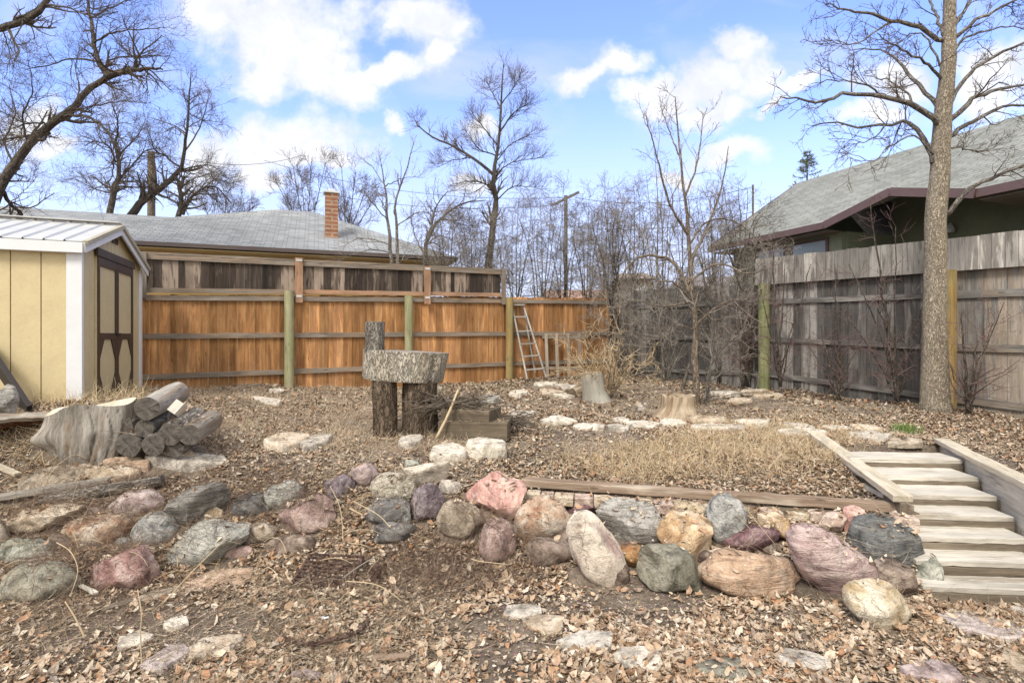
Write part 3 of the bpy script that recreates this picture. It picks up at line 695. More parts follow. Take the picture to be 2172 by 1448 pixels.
# ------------------------------------------------------------------ fences
CN = np.array([2.5, 13.3]); BL_ = np.array([-6.25, 8.82]); RE = np.array([8.6, 6.45])
def onfence(px, A=None, Bp=None):
    A = BL_ if A is None else A; Bp = CN if Bp is None else Bp
    u = (px-HX)/FPX; d = Bp-A; t = (u*A[1]-A[0])/(d[0]-u*d[1]); return A+d*t, t
def planks(A, Bp, zb, zt, wd, th, gap=.009, jt=.012, jw=.25, tilt=.004):
    """vertical boards from A to B; zb, zt functions of fraction"""
    A = np.array(A, float); Bp = np.array(Bp, float); L = np.linalg.norm(Bp-A); d = (Bp-A)/L; nn = np.array([d[1], -d[0]])
    b = MB(); s_ = 0
    while s_ < L-.01:
        w_ = min(wd*(1+R_.uniform(-jw, jw)), L-s_); c = A+d*(s_+w_/2); f = (s_+w_/2)/L
        z0 = zb(f, c); z1 = zt(f)+R_.uniform(-jt, jt)
        off = R_.uniform(-.006, .006)
        b.box((c[0]+nn[0]*off, c[1]+nn[1]*off, (z0+z1)/2), [(0, 0, 1), (d[0], d[1], R_.normal(0, tilt)), (nn[0], nn[1], 0)], ((z1-z0)/2, w_/2-gap/2, th/2))
        s_ += w_
    return b
gb = lambda f, c: float(gz(c[0], c[1]))-.03
dB = (CN-BL_)/np.linalg.norm(CN-BL_); nB = np.array([dB[1], -dB[0]])       # toward the camera
def lin(px, pts, pt=None): return float(np.interp(px, [p[0] for p in pts], [p[1] for p in pts]))
bf = thing('back_fence', 'orange cedar fence with dark stained upper boards across the back', 'fence', (BL_[0], BL_[1], .95))
bays = [300, 612, 863, 1075, 1300]
zt = lambda px: lin(px, [(300, 2.50), (1075, 2.69), (1300, 2.76)])
for a, c in zip(bays[:-1], bays[1:]):
    pa, _ = onfence(a if a > 300 else 270); pc, _ = onfence(c)
    obj('board_panel', planks(pa, pc, gb, lambda f: zt(a+(c-a)*f), .135, .018, .004, .012), M['orange'], bf)
RL = {'top': [(300, 2.45), (1060, 2.60), (1300, 2.66)], 'mid': [(300, 1.82), (1060, 1.885), (1300, 1.90)], 'low': [(300, 1.15), (1060, 1.225), (1300, 1.24)]}
for a, c in zip(bays[:-1], bays[1:]):
    for kx, pts in RL.items():
        pa, _ = onfence(a if a > 300 else 270); pc, _ = onfence(c)
        o_ = nB*.034
        b = MB(); b.beam((*(pa+o_), lin(a, pts)), (*(pc+o_), lin(c, pts)), .04, .088, n=8, jit=.002)
        obj('rail', b, M['greyrail'], bf)
for px, y0, y1, m in [(612, 617, 822, 'greenpost'), (863, 627, 812, 'greenpost'), (1075, 631, 800, 'tanpost')]:
    q, _ = onfence(px); q = q+nB*.13
    z1 = EYE+(HY-y0)/FPX*q[1]; z0 = float(gz(*q))-.1
    n = 14; zz = np.linspace(z0, z1, n); b = MB()
    b.tube(np.stack([np.full(n, q[0]), np.full(n, q[1]), zz], -1), np.full(n, .083)*(1+R_.normal(0, .01, n)), 16)
    obj('post', b, M[m], bf, smooth=40)
up_lo = lambda px: lin(px, [(300, 2.545), (1065, 2.70)]); up_hi = lambda px: lin(px, [(300, 3.19), (620, 3.215), (1065, 3.28)])
for a, c in [(306, 626), (640, 896), (910, 1060)]:
    pa, _ = onfence(a); pc, _ = onfence(c); pa = pa+nB*.0; pc = pc
    obj('upper_board_panel', planks(pa+nB*.02, pc+nB*.02, lambda f, cc: up_lo(a+(c-a)*f)+.0, lambda f: up_hi(a+(c-a)*f)-.01, .11, .016, .002, .004), M['darkw'], bf)
    b = MB(); b.beam((*(pa+nB*.03), up_hi(a)), (*(pc+nB*.03), up_hi(c)), .09, .035, n=8, jit=.002); obj('upper_cap_rail', b, M['greyrail'], bf)
    b = MB(); b.beam((*(pa+nB*.055), up_hi(a)-.06), (*(pc+nB*.055), up_hi(c)-.06), .035, .08, n=8, jit=.002); obj('upper_rail', b, M['greyrail'], bf)
    b = MB(); b.beam((*(pa+nB*.055), up_lo(a)+.03), (*(pc+nB*.055), up_lo(c)+.03), .04, .08, n=8, jit=.002); obj('lower_rail', b, M['greyrail' if a < 500 else 'rustrail'], bf)
for px, m, y0, y1 in [(303, 'greyrail', 534, 632), (633, 'rustrail', 547, 642), (903, 'rustrail', 565, 645), (1064, 'greyrail', 571, 646)]:
    q, _ = onfence(px); q = q+nB*.105
    b = MB(); b.beam((*q, EYE+(HY-y1)/FPX*q[1]), (*q, EYE+(HY-y0)/FPX*q[1]), .13 if px < 1000 else .09, .04, up=(nB[0], nB[1], 0))
    up_ = obj('upper_post', b, M[m], bf, bevel=.004)
    if 500 < px < 1000:
        for yy in (y0+5, y1-14):
            b = MB(); b.beam((*(q+nB*.0235-dB*.05), EYE+(HY-yy)/FPX*q[1]), (*(q+nB*.0235+dB*.05), EYE+(HY-yy)/FPX*q[1]), .004, .04); obj('metal_plate', b, flat('zinc', (.55, .56, .56), .4), up_)

rf = thing('side_fence', 'weathered grey board fence with a pale raised top band on the right', 'fence', (CN[0], CN[1], .85))
dR = (RE-CN)/np.linalg.norm(RE-CN); nR = np.array([dR[1], -dR[0]]); nR = nR if nR[1] < 0 else -nR
rb = [1302, 1628, 2008, 2600]
def onR(px):
    if px >= 2600: return RE
    return onfence(px, CN, RE)[0]
ztR = lambda f: 2.88
for i, (a, c) in enumerate(zip(rb[:-1], rb[1:])):
    obj('board_panel', planks(onR(a), onR(c), gb, lambda f: 2.88 if i else 2.92-.05*f, .13 if i < 2 else .21, .02, .004), M['greyfence'] if i < 2 else M['widegrey'], rf)
RR = {'top': [(1302, 2.55), (1640, 2.49), (2600, 2.42)], 'mid': [(1302, 1.83), (1640, 1.77), (1952, 1.66), (2600, 1.6)], 'low': [(1302, 1.06), (1640, 1.10), (1952, .88), (2172, .80), (2600, .78)]}
for a, c in [(1302, 1628), (1628, 1955), (1955, 2008), (2008, 2172), (2172, 2600)]:
    for kx, pts in RR.items():
        if c == 2008 or (a == 2008): pass
        b = MB(); b.beam((*(onR(a)+nR*.034), lin(a, pts)), (*(onR(c)+nR*.034), lin(c, pts)), .04, .09 if a < 1900 else .11, n=6, jit=.002)
        obj('rail', b, M['greyfence'] if a < 2000 else M['widegrey'], rf)
obj('upper_board_panel', planks(onR(1608)+nR*.12, RE+nR*.12, lambda f, c: 2.82, lambda f: 3.33, .17, .02, .004, .008), M['topband'], rf)
b = MB(); b.beam((*(onR(1608)+nR*.08), 2.95), (*(RE+nR*.08), 2.95), .05, .09, n=8); obj('upper_rail', b, M['greyfence'], rf)
for px, y0, m, r in [(1628, 603, 'greenpost', .105), (2012, 560, 'tanpost', .13)]:
    q = onR(px)+nR*.16
    z1 = 2.83; z0 = float(gz(*q))-.1; n = 14; b = MB()
    b.tube(np.stack([np.full(n, q[0]), np.full(n, q[1]), np.linspace(z0, z1, n)], -1), np.full(n, r)*(1+R_.normal(0, .01, n)), 18); obj('post', b, M[m], rf, smooth=40)

# ------------------------------------------------------------------ shed
M['siding'] = flat('yellow_siding', (.60, .495, .29), .55, .3, .07, 30., .3)
M['white'] = flat('white_trim', (.72, .73, .74), .45, .4, .05, 10., .1)
M['brownpaint'] = flat('brown_trim', (.07, .048, .034), .5, .4, .2, 14., .2)
M['metalroof'] = flat('roof_metal', (.55, .55, .53), .38, .5, .12, 4., .1)
A = np.array([-5.01, 6.26]); dS = np.array([-.348, .937]); dS /= np.linalg.norm(dS); eS = np.array([-dS[1], dS[0]]); eS = eS if eS[0] < 0 else -eS
WS, LS, ZB, ZE = 2.45, 3.4, 1.02, 2.90
sh = thing('garden_shed', 'yellow garden shed with white trim and brown cross braced doors', 'shed', (A[0], A[1], ZB))
def q3(a, e, z): p = A+dS*a+eS*e; return np.array([p[0], p[1], z])
d3 = np.array([dS[0], dS[1], 0]); e3 = np.array([eS[0], eS[1], 0]); z3 = np.array([0, 0, 1.])
b = MB(); e = .07
while e < LS-.02:                       # side wall sheets with grooves
    w_ = min(.275, LS-e); b.box(q3(.012, e+w_/2, (ZB-.3+ZE)/2), [z3, e3, d3], ((ZE-ZB+.3)/2, w_/2-.006, .012)); e += w_
b.box(q3(.03, LS/2, (ZB-.3+ZE)/2), [z3, e3, d3], ((ZE-ZB+.3)/2, LS/2, .006))
obj('side_wall', b, M['siding'], sh)
PK = .41; b = MB()
xs = [.07]+list(np.arange(.2, WS-.06, .1016*1.5))+[WS-.07]
for x0, x1 in zip(xs[:-1], xs[1:]):
    hz_ = lambda x: ZE+PK*(1-abs(x-WS/2)/(WS/2))-.01
    xm = [x0+.003, x1-.003]; pts = [q3(xm[0], 0, ZB-.3), q3(xm[1], 0, ZB-.3), q3(xm[1], 0, hz_(xm[1])), q3(xm[0], 0, hz_(xm[0]))]
    if x0 < WS/2 < x1: pts.insert(3, q3(WS/2, 0, hz_(WS/2)))
    b.prism(pts, e3*.02)
b.prism([q3(.02, .022, ZB-.3), q3(WS-.02, .022, ZB-.3), q3(WS-.02, .022, ZE), q3(WS/2, .022, ZE+PK-.01), q3(.02, .022, ZE)], e3*.01)
obj('gable_wall', b, M['siding'], sh)
b = MB(); b.box(q3(WS-.02, LS/2, (ZB+ZE)/2), [z3, e3, d3], ((ZE-ZB)/2, LS/2, .012)); b.box(q3(WS/2, LS-.02, (ZB+ZE)/2), [z3, d3, e3], ((ZE-ZB)/2, WS/2-.04, .012)); obj('back_wall', b, M['siding'], sh)
for a_, e_, da, de in [(-.012, .03, .012, .075), (.045, -.012, .06, .012), (WS-.05, -.012, .055, .012)]:
    b = MB(); b.box(q3(a_, e_, (ZB-.3+ZE)/2-.02), [z3, d3, e3], ((ZE-ZB+.3)/2-.02, da, de)); obj('corner_trim', b, M['white'], sh, bevel=.003)
oh, og = .07, .07                       # eave and gable overhang
sl = PK/(WS/2)
def rz(a): return ZE+PK*(1-abs(a-WS/2)/(WS/2))
b = MB()
for sgn in (0, 1):
    a0, a1 = (-oh, WS/2) if sgn == 0 else (WS+oh, WS/2)
    e = -og
    while e < LS:
        st_ = .19
        for (u0, u1, h0, h1) in [(0, .16, 0, 0), (.16, .175, 0, .022), (.175, .19, .022, 0)]:
            b.prism([q3(a0, e+u0, rz(a0)+.03+h0), q3(a1, e+u0, rz(a1)+.03+h0), q3(a1, e+u1, rz(a1)+.03+h1), q3(a0, e+u1, rz(a0)+.03+h1)], (0, 0, -.006))
        e += st_
obj('roof', b, M['metalroof'], sh)
b = MB()
b.beam(q3(WS/2, -og-.01, rz(WS/2)+.055), q3(WS/2, LS, rz(WS/2)+.055), .16, .012); obj('ridge_cap', b, M['metalroof'], sh)
b = MB(); b.beam(q3(-oh-.012, -og, rz(-oh)-.045), q3(-oh-.012, LS, rz(-oh)-.045), .024, .12); obj('fascia', b, M['white'], sh)
b = MB(); b.box(q3(-oh/2, LS/2-.04, rz(-oh)-.1), [e3, d3, z3], (LS/2, oh/2, .006)); obj('soffit', b, M['white'], sh)
for a0, a1 in ((-oh, WS/2), (WS+oh, WS/2)):
    b = MB(); b.beam(q3(a0, -og-.012, rz(a0)-.045), q3(a1, -og-.012, rz(a1)-.045), .024, .11); obj('rake_board', b, M['white'], sh)
    b = MB(); b.beam(q3(a0, -og-.025, rz(a0)+.01), q3(a1, -og-.025, rz(a1)+.01), .05, .05); obj('drip_edge', b, flat('tan_metal', (.42, .38, .28), .5), sh)
b = MB()
for k in range(5): b.box(q3(WS/2-.09+.045*k, -.012, ZE+.22), [d3, e3, z3], (.014, .006, .04))
obj('gable_vent', b, M['brownpaint'], sh)
# door pair
da0, da1, dz0, dz1 = .52, 1.93, ZB-.02, ZB+1.80
dm = (da0+da1)/2
for s_, (a0, a1) in enumerate(((da0, dm-.004), (dm+.004, da1))):
    b = MB(); b.box(q3((a0+a1)/2, -.012, (dz0+dz1)/2), [z3, d3, e3], ((dz1-dz0)/2, (a1-a0)/2, .010)); dr = obj('door', b, M['siding'], sh)
    b = MB(); f_ = .055
    for a in (a0+f_/2, a1-f_/2): b.box(q3(a, -.031, (dz0+dz1)/2), [z3, d3, e3], ((dz1-dz0)/2, f_/2, .008))
    mid = dz0+.82
    for z in (dz1-.06, mid, dz0+.04): b.box(q3((a0+a1)/2, -.0315, z), [d3, z3, e3], ((a1-a0)/2-f_, .055 if z != mid else .04, .008))
    for (za, zb_) in ((mid-.04, mid-.30), (dz0+.08, dz0+.34)):
        for (aa, ab) in ((a0+f_, a0+f_+.17), (a1-f_, a1-f_-.17)):
            b.prism([q3(aa, -.024, za), q3(ab, -.024, za), q3(aa, -.024, zb_)], -e3*.012)
    obj('door_trim', b, M['brownpaint'], dr)
b = MB(); b.box(q3(dm, -.036, dz1+.05), [d3, z3, e3], ((da1-da0)/2+.05, .05, .014))
obj('door_head_trim', b, M['brownpaint'], sh)
b = MB(); b.box(q3(dm, -.05, dz0+.85), [d3, z3, e3], (.09, .012, .01)); obj('latch', b, flat('black_iron', (.02, .02, .02), .5), sh)
M['black'] = flat('black_board', (.035, .03, .03), .6)
pb0 = Pt(-30, 735, 5.95); pb1 = Pt(62, 872, 5.75)
b = MB(); b.beam(pb0, pb1, .05, .2, up=(0, -.3, 1)); tag(obj('plank', b, M['black'], org=tuple(pb1), bevel=.004), 'dark plank leaning on the yellow side wall of the shed', 'plank')
boulder('rough grey stone block behind the rotten log beside the shed', 8, 850, 44, 66, 0, RM['greyband'], .7, Y=5.4, group='', name='stone_block', cat='stone')
b = MB()
q = [Pt(300, 628, 8.6), Pt(297, 645, 8.5), Pt(302, 655, 8.45), Pt(306, 648, 8.5), Pt(304, 668, 8.5), Pt(298, 662, 8.5)]
# ------------------------------------------------------------------ houses
def shinglef(c0, c1):
    def f(t, p):
        a = t.n('ShaderNodeAttribute', None, attribute_name='gc').outputs['Vector']
        br = t.n('ShaderNodeTexBrick', {'Vector': a, 'Color1': (*c0, 1), 'Color2': (*c1, 1), 'Mortar': (*[x*.62 for x in c0], 1), 'Scale': 1., 'Mortar Size': .012, 'Brick Width': .3, 'Row Height': .14, 'Bias': 0.}, offset=.37, squash=1.)
        n = t.noise(a, .9, 5., .6); n2 = t.noise(a, 60., 3., .6)
        c = t.mix(1., br.outputs['Color'], t.ramp(n, [(.3, .85), (.7, 1.12)]), 'MULTIPLY')
        c = t.mix(1., c, t.ramp(n2, [(.3, .8), (.7, 1.15)]), 'MULTIPLY')
        t.set(p.inputs['Base Color'], c); bumpn(t, p, br.outputs['Fac'], -.4, .01)
    return f
M['sh_grey'] = mat('grey_shingle', shinglef((.23, .24, .25), (.33, .34, .35)), .9, .15)
M['sh_green'] = mat('green_grey_shingle', shinglef((.205, .21, .19), (.29, .295, .275)), .9, .15)
def quad_roof(pts, eave, mb, th=.06):
    """sloped polygon with gc laid along the eave direction"""
    p = np.array(pts, float); ex = np.array(eave, float); ex /= np.linalg.norm(ex)
    nrm = np.cross(p[1]-p[0], p[2]-p[0]); nrm /= np.linalg.norm(nrm); nrm = nrm if nrm[2] > 0 else -nrm
    up = np.cross(nrm, ex)
    off = R_.uniform(0, 9, 3)
    n = len(p); V = np.vstack([p, p-nrm*th]); Gc = np.stack([(V-p[0])@ex, (V-p[0])@up, 0*V[:, 0]], -1)+off
    Fc = [tuple(range(n)), tuple(range(2*n-1, n-1, -1))]+[(i, i+n, (i+1) % n+n, (i+1) % n) for i in range(n)]
    mb.add(V, Fc, Gc)
def brickwallf(t, p):
    a = t.n('ShaderNodeAttribute', None, attribute_name='gc').outputs['Vector']
    br = t.n('ShaderNodeTexBrick', {'Vector': a, 'Color1': (.25, .11, .065, 1), 'Color2': (.34, .16, .09, 1), 'Mortar': (.36, .27, .2, 1), 'Scale': 1., 'Mortar Size': .022, 'Brick Width': .5, 'Row Height': .13}, offset=.5)
    c = t.mix(1., br.outputs['Color'], t.ramp(t.noise(a, 8., 4.), [(.3, .75), (.7, 1.15)]), 'MULTIPLY'); t.set(p.inputs['Base Color'], c); bumpn(t, p, br.outputs['Fac'], -.4, .02)
M['chim'] = mat('chimney_brick', brickwallf, .9, .15)
def glassf(t, p):
    t.set(p.inputs['Base Color'], (.30, .36, .38, 1)); p.inputs['Metallic'].default_value = .0
M['glass'] = mat('window_glass', glassf, .12, .9)
M['cream_wall'] = flat('cream_wall', (.50, .40, .22), .8, .2, .1, 6.)
M['ochre_wall'] = flat('ochre_wall', (.40, .26, .10), .8, .2, .15, 10.)
M['gutter'] = flat('brown_gutter', (.10, .075, .07), .5, .4)
M['maroonfas'] = flat('maroon_fascia', (.13, .08, .075), .5, .4)
M['greenwall'] = flat('green_wall', (.24, .265, .19), .7, .2)
M['soffit'] = flat('dark_soffit', (.20, .17, .145), .7, .2)
M['whitef'] = flat('window_white', (.6, .62, .62), .5, .3)
# left neighbour
ez = EYE+2.6
E0 = np.array([(150-HX)/FPX*14.05, 14.05]); E1 = np.array([(968-HX)/FPX*17.5, 17.5])
de = (E1-E0); Le = np.linalg.norm(de); de /= Le; dn_ = np.array([-de[1], de[0]])        # away from the camera
h1 = thing('neighbour_house', 'low house with grey shingle roof and brick chimney behind the orange fence', 'house', (E0[0], E0[1], .9))
def e2(a, d, z): p = E0+de*a+dn_*d; return np.array([p[0], p[1], z])
rm_ = MB(); rh = EYE+4.72
a1, a2 = Le-4.9-1.2, Le-4.9
R0 = [e2(Le-5.6, 4.6, rh), e2(Le-4.4, 4.6, rh)]
quad_roof([e2(-4, 0, ez-.02), e2(Le, 0, ez), R0[1], R0[0], e2(Le-9.2, 4.0, ez+1.68), e2(-4, 4.0, ez+1.68)][0:2]+[R0[1], R0[0], e2(Le-9.0, 4.6, rh-.55), e2(-4, 4.6, rh-.55)], (de[0], de[1], 0), rm_)
quad_roof([e2(Le, 0, ez), e2(Le, 9.2, ez), R0[1]], (dn_[0], dn_[1], 0), rm_)
quad_roof([e2(Le, 9.2, ez), e2(-4, 9.2, ez), e2(-4, 4.6, rh-.55), e2(Le-9, 4.6, rh-.55), R0[0], R0[1]], (-de[0], -de[1], 0), rm_)
obj('roof', rm_, M['sh_grey'], h1)
b = MB()
b.beam(e2(-4, .0, ez-.06), e2(Le, .0, ez-.06), .1, .11); b.beam(e2(Le, 0, ez-.06), e2(Le, 9.2, ez-.06), .1, .11); obj('gutter', b, M['gutter'], h1)
b = MB(); b.prism([e2(-4, .05, ez-.14), e2(Le-.05, .05, ez-.14), e2(Le-.05, 9.1, ez-.14), e2(-4, 9.1, ez-.14)], (0, 0, -.03)); obj('soffit', b, M['cream_wall'], h1)
b = MB(); b.beam(e2(-4, .7, ez-.16-.2), e2(Le-.7, .7, ez-.16-.2), .1, .38); obj('frieze', b, M['cream_wall'], h1)
b = MB(); b.beam(e2(-4, .75, (ez-.55+.5)/2), e2(Le-.75, .75, (ez-.55+.5)/2), .12, ez-.57-.5); b.beam(e2(Le-.75, .82, (ez+.5)/2-.1), e2(Le-.75, 8.4, (ez+.5)/2-.1), .12, ez-.4-.5); obj('wall', b, M['ochre_wall'], h1)
for a in (4.3, 6.4, 9.8, 10.8):
    t = MB(); t.box(e2(a, .66, ez-.75), [(de[0], de[1], 0), (0, 0, 1), (dn_[0], dn_[1], 0)], (.42, .42, .03)); wn = obj('window', t, M['whitef'], h1)
    t = MB(); t.box(e2(a, .62, ez-.75), [(de[0], de[1], 0), (0, 0, 1), (dn_[0], dn_[1], 0)], (.36, .36, .015)); obj('pane', t, M['glass'], wn)
cp = Pt(703, 505, 17.9); ch = MB()
cw = 26/FPX*17.9/2
ctop = EYE+(HY-412)/FPX*17.9
ax = [(0, 0, 1.), (de[0], de[1], 0), (dn_[0], dn_[1], 0)]
zc0, zc1 = ez+.3, ctop
V = MB(); V.box((cp[0], cp[1], (zc0+zc1)/2), ax, ((zc1-zc0)/2, cw, cw))
gcs = V.G[0].copy(); gcs = np.stack([gcs[:, 1]+gcs[:, 2], gcs[:, 0], gcs[:, 1]*0], -1); V.G[0] = gcs
cho = obj('chimney', V, M['chim'], h1)
b = MB(); b.box((cp[0], cp[1], zc1+.03), ax, (.03, cw+.05, cw+.05)); b.box((cp[0], cp[1], zc1+.11), ax, (.05, .1, .1)); obj('chimney_cap', b, M['whitef'], cho)

# right neighbour
ezr = EYE+3.0; Q0 = np.array([6.56, 18.0]); dq = np.array([3.14, -7.7]); Lq = np.linalg.norm(dq); dq /= Lq
nq = np.array([-dq[1], dq[0]]); nq = nq if nq[0] > 0 else -nq
def r2(a, d, z): p = Q0+dq*a+nq*d; return np.array([p[0], p[1], z])
h2 = thing('neighbour_house', 'dark green house with green grey shingle roof behind the grey fence', 'house', (Q0[0], Q0[1], .9))
rr_ = EYE+5.72; LL = 17.0; DD = 4.5
ga, gb_, gp = .513*Lq, .914*Lq, .7135*Lq
b = MB()
quad_roof([r2(0, 0, ezr), r2(ga, 0, ezr), r2(gp, 1.0, ezr+.6), r2(gb_, 0, ezr), r2(LL, 0, ezr), r2(LL, DD, rr_), r2(-.4, DD, rr_)], (dq[0], dq[1], 0), b)
quad_roof([r2(-.4, DD, rr_), r2(LL, DD, rr_), r2(LL, 2*DD, ezr), r2(0, 2*DD, ezr)], (-dq[0], -dq[1], 0), b)
gpk = ezr+.45
quad_roof([r2(ga, -.08, ezr+.01), r2(gp, -.08, gpk), r2(gp, 1.0, gpk+.16), r2(ga, .02, ezr+.02)], (nq[0], nq[1], 0), b)
quad_roof([r2(gb_, -.08, ezr+.01), r2(gp, -.08, gpk), r2(gp, 1.0, gpk+.16), r2(gb_, .02, ezr+.02)], (nq[0], nq[1], 0), b)
obj('roof', b, M['sh_green'], h2)
for (p0, p1) in ((r2(0, -.04, ezr-.09), r2(ga, -.04, ezr-.09)), (r2(gb_, -.04, ezr-.09), r2(LL, -.04, ezr-.09))):
    b = MB(); b.beam(p0, p1, .1, .17); obj('gutter', b, M['maroonfas'], h2)
for (p0, p1) in ((r2(ga, -.12, ezr-.1), r2(gp, -.12, gpk-.1)), (r2(gb_, -.12, ezr-.1), r2(gp, -.12, gpk-.1))):
    b = MB(); b.beam(p0, p1, .05, .19); obj('rake_board', b, M['maroonfas'], h2)
b = MB(); b.beam(r2(-.02, 0, ezr-.06), r2(-.42, DD, rr_-.1), .05, .18); b.beam(r2(-.02, 2*DD, ezr-.06), r2(-.42, DD, rr_-.1), .05, .18); obj('gable_rake', b, M['maroonfas'], h2)
b = MB()
for s0, s1, f0 in ((.1, ga, .03), (ga, gb_, 2.66), (gb_, LL, .03)): b.prism([r2(s0, f0, ezr-.2), r2(s1, f0, ezr-.2), r2(s1, 2*DD-.1, ezr-.2), r2(s0, 2*DD-.1, ezr-.2)], (0, 0, -.02))
obj('soffit', b, M['soffit'], h2)
def wallb(a0, a1, d, m='greenwall', nm='wall', z0=.5, z1=None):
    z1 = z1 or ezr-.21
    b = MB(); b.beam(r2(a0, d, (z0+z1)/2), r2(a1, d, (z0+z1)/2), .12, z1-z0); return obj(nm, b, M[m], h2)
wallb(.5, ga+.0, .6); wallb(ga, gb_+.6, 2.6, z1=ezr+.9); wallb(gb_+.6, LL, .6)
for a in (ga, gb_+.6):
    b = MB(); b.beam(r2(a, .665, (ezr+.3)/2), r2(a, 2.53, (ezr+.3)/2), .12, ezr-.21-.5); obj('wall', b, M['greenwall'], h2)
b = MB(); b.beam(r2(.5, .67, (ezr+.3)/2), r2(.5, 2*DD-1, (ezr+.3)/2), .12, ezr-.21-.5); b.prism([r2(.5, .7, ezr-.18), r2(.5, 2*DD-.7, ezr-.18), r2(.5, DD, rr_-.3)], tuple(np.array([dq[0], dq[1], 0])*.1)); obj('wall', b, M['greenwall'], h2)
b = MB(); b.box(r2((ga+gb_)/2, -.02, ezr-.28), [(dq[0], dq[1], 0), (0, 0, 1), (nq[0], nq[1], 0)], (.01, .01, .01))
for a, d, wd_, z0, z1 in [(2.0, .53, .55, 3.3, 4.5), (3.3, .53, .6, 3.3, 4.5), (5.6, 2.52, .8, 2.9, 4.0)]:
    c = r2(a, d, (z0+z1)/2); ax = [(dq[0], dq[1], 0), (0, 0, 1), (nq[0], nq[1], 0)]
    t = MB()
    for sg_ in (-1, 1):
        t.box(c+np.array([*dq, 0])*sg_*(wd_-.04), ax, (.04, (z1-z0)/2, .03)); t.box(c+np.array([0, 0, sg_*((z1-z0)/2-.03)]), ax, (wd_-.085, .03, .03))
    wn = obj('window', t, M['maroonfas'], h2); t = MB(); t.box(c+np.array([*nq, 0])*.0, ax, (wd_-.08, (z1-z0)/2-.06, .01)); obj('pane', t, M['glass'], wn)
lc = r2(gp-.15, 2.4, EYE+2.75)
b = MB(); n = 8; b.tube(np.stack([np.full(n, lc[0]), np.full(n, lc[1]), lc[2]+np.linspace(-.12, .12, n)], -1), np.array([.07, .09, .095, .09, .08, .06, .04, .02]), 12)
obj('wall_lamp', b, M['whitef'], h2, smooth=True)
# far houses seen through the thicket
def far_house(label, px0, px1, Y, zr, ze, rc, wc):
    t = thing('distant_house', label, 'house', tuple(Pt((px0+px1)/2, 700, Y)*np.array([1, 1, 0])+np.array([0, 0, .9])), 'houses far beyond the fences')
    x0, x1 = (px0-HX)/FPX*Y, (px1-HX)/FPX*Y; z0, z1 = EYE+(HY-ze)/FPX*Y, EYE+(HY-zr)/FPX*Y
    b = MB(); quad_roof([(x0, Y, z0), (x1, Y, z0), (x1-.4, Y+4, z1), (x0+.4, Y+4, z1)], (1, 0, 0), b); quad_roof([(x1, Y+8, z0), (x0, Y+8, z0), (x0+.4, Y+4, z1), (x1-.4, Y+4, z1)], (-1, 0, 0), b); 
    quad_roof([(x0, Y+8, z0), (x0, Y, z0), (x0+.4, Y+4, z1)], (0, 1, 0), b); quad_roof([(x1, Y, z0), (x1, Y+8, z0), (x1-.4, Y+4, z1)], (0, 1, 0), b)
    obj('roof', b, mat('far_shingle', shinglef(rc, tuple(c*1.25 for c in rc)), .9, .1), t)
    b = MB(); b.box(((x0+x1)/2, Y+4, (z0-.07+.5)/2), [(1, 0, 0), (0, 1, 0), (0, 0, 1)], ((x1-x0)/2-.5, 3.4, (z0-.07-.5)/2)); obj('wall', b, flat('far_wall', wc, .8), t)
    b = MB(); b.box(((x0+x1)/2, Y+.56, z0-.9), [(1, 0, 0), (0, 1, 0), (0, 0, 1)], (.6, .03, .4)); obj('window', b, M['whitef'], t)
far_house('distant house with reddish brown roof beyond the back fence', 1150, 1330, 42, 605, 632, (.34, .22, .17), (.4, .36, .3))
far_house('distant house with grey mauve roof beside the green house', 1470, 1640, 36, 572, 606, (.25, .22, .22), (.3, .28, .26))
far_house('distant tan house behind the arching branches', 1325, 1400, 48, 568, 590, (.30, .25, .2), (.42, .34, .26))

# utility poles and wires
def pole(label, px, y0, Y, r, arm, m):
    top = Pt(px, y0, Y); n = 6
    t = thing('utility_pole', label, 'utility pole', (top[0], top[1], .9))
    b = MB(); b.tube(np.stack([np.full(n, top[0]), np.full(n, Y), np.linspace(.6, top[2], n)], -1), np.linspace(r*1.2, r, n), 8); obj('shaft', b, m, t, smooth=40)
    if arm: b = MB(); b.beam(top+np.array([-arm, .3, -.45]), top+np.array([arm, -.3, .12]), .1, .12); obj('crossarm', b, m, t)
    return top
tp1 = pole('utility pole with slanted crossarm rising from the far thicket', 1200, 415, 30, .10, .7, M['bark_grey'])
tp2 = pole('brown utility pole among the bare trees at left', 321, 322, 26, .16, 0, M['bark_brown'])
tp3 = pole('thin utility pole left of the green grey roof', 1597, 392, 24, .045, 0, M['bark_grey'])
def wire(label, a, c, sag=.5, r=.012):
    a = np.array(a); c = np.array(c); t = np.linspace(0, 1, 20)[:, None]; P = a+(c-a)*t; P[:, 2] -= (sag*4*t*(1-t))[:, 0]
    b = MB(); b.tube(P, np.full(20, r), 4); return tag(obj('power_line', b, M['black'], org=tuple(a)), label, 'power line', 'overhead wires')
wire('upper overhead wire running left from the slanted crossarm', tp1+np.array([0, 0, -.1]), Pt(560, 340, 34), .8)
wire('lower overhead wire running left from the utility pole', tp1+np.array([-.4, 0, -.5]), Pt(560, 380, 33), .8)
wire('overhead wire running right between the two poles', tp1+np.array([.5, 0, -.1]), tp3+np.array([0, 0, -.1]), .5)
wire('lowest overhead wire running right from the utility pole', tp1+np.array([0, 0, -1.6]), tp3+np.array([0, 0, -1.2]), .5)
wire('faint overhead wire leaving the brown pole', tp2, Pt(640, 330, 34), .6)

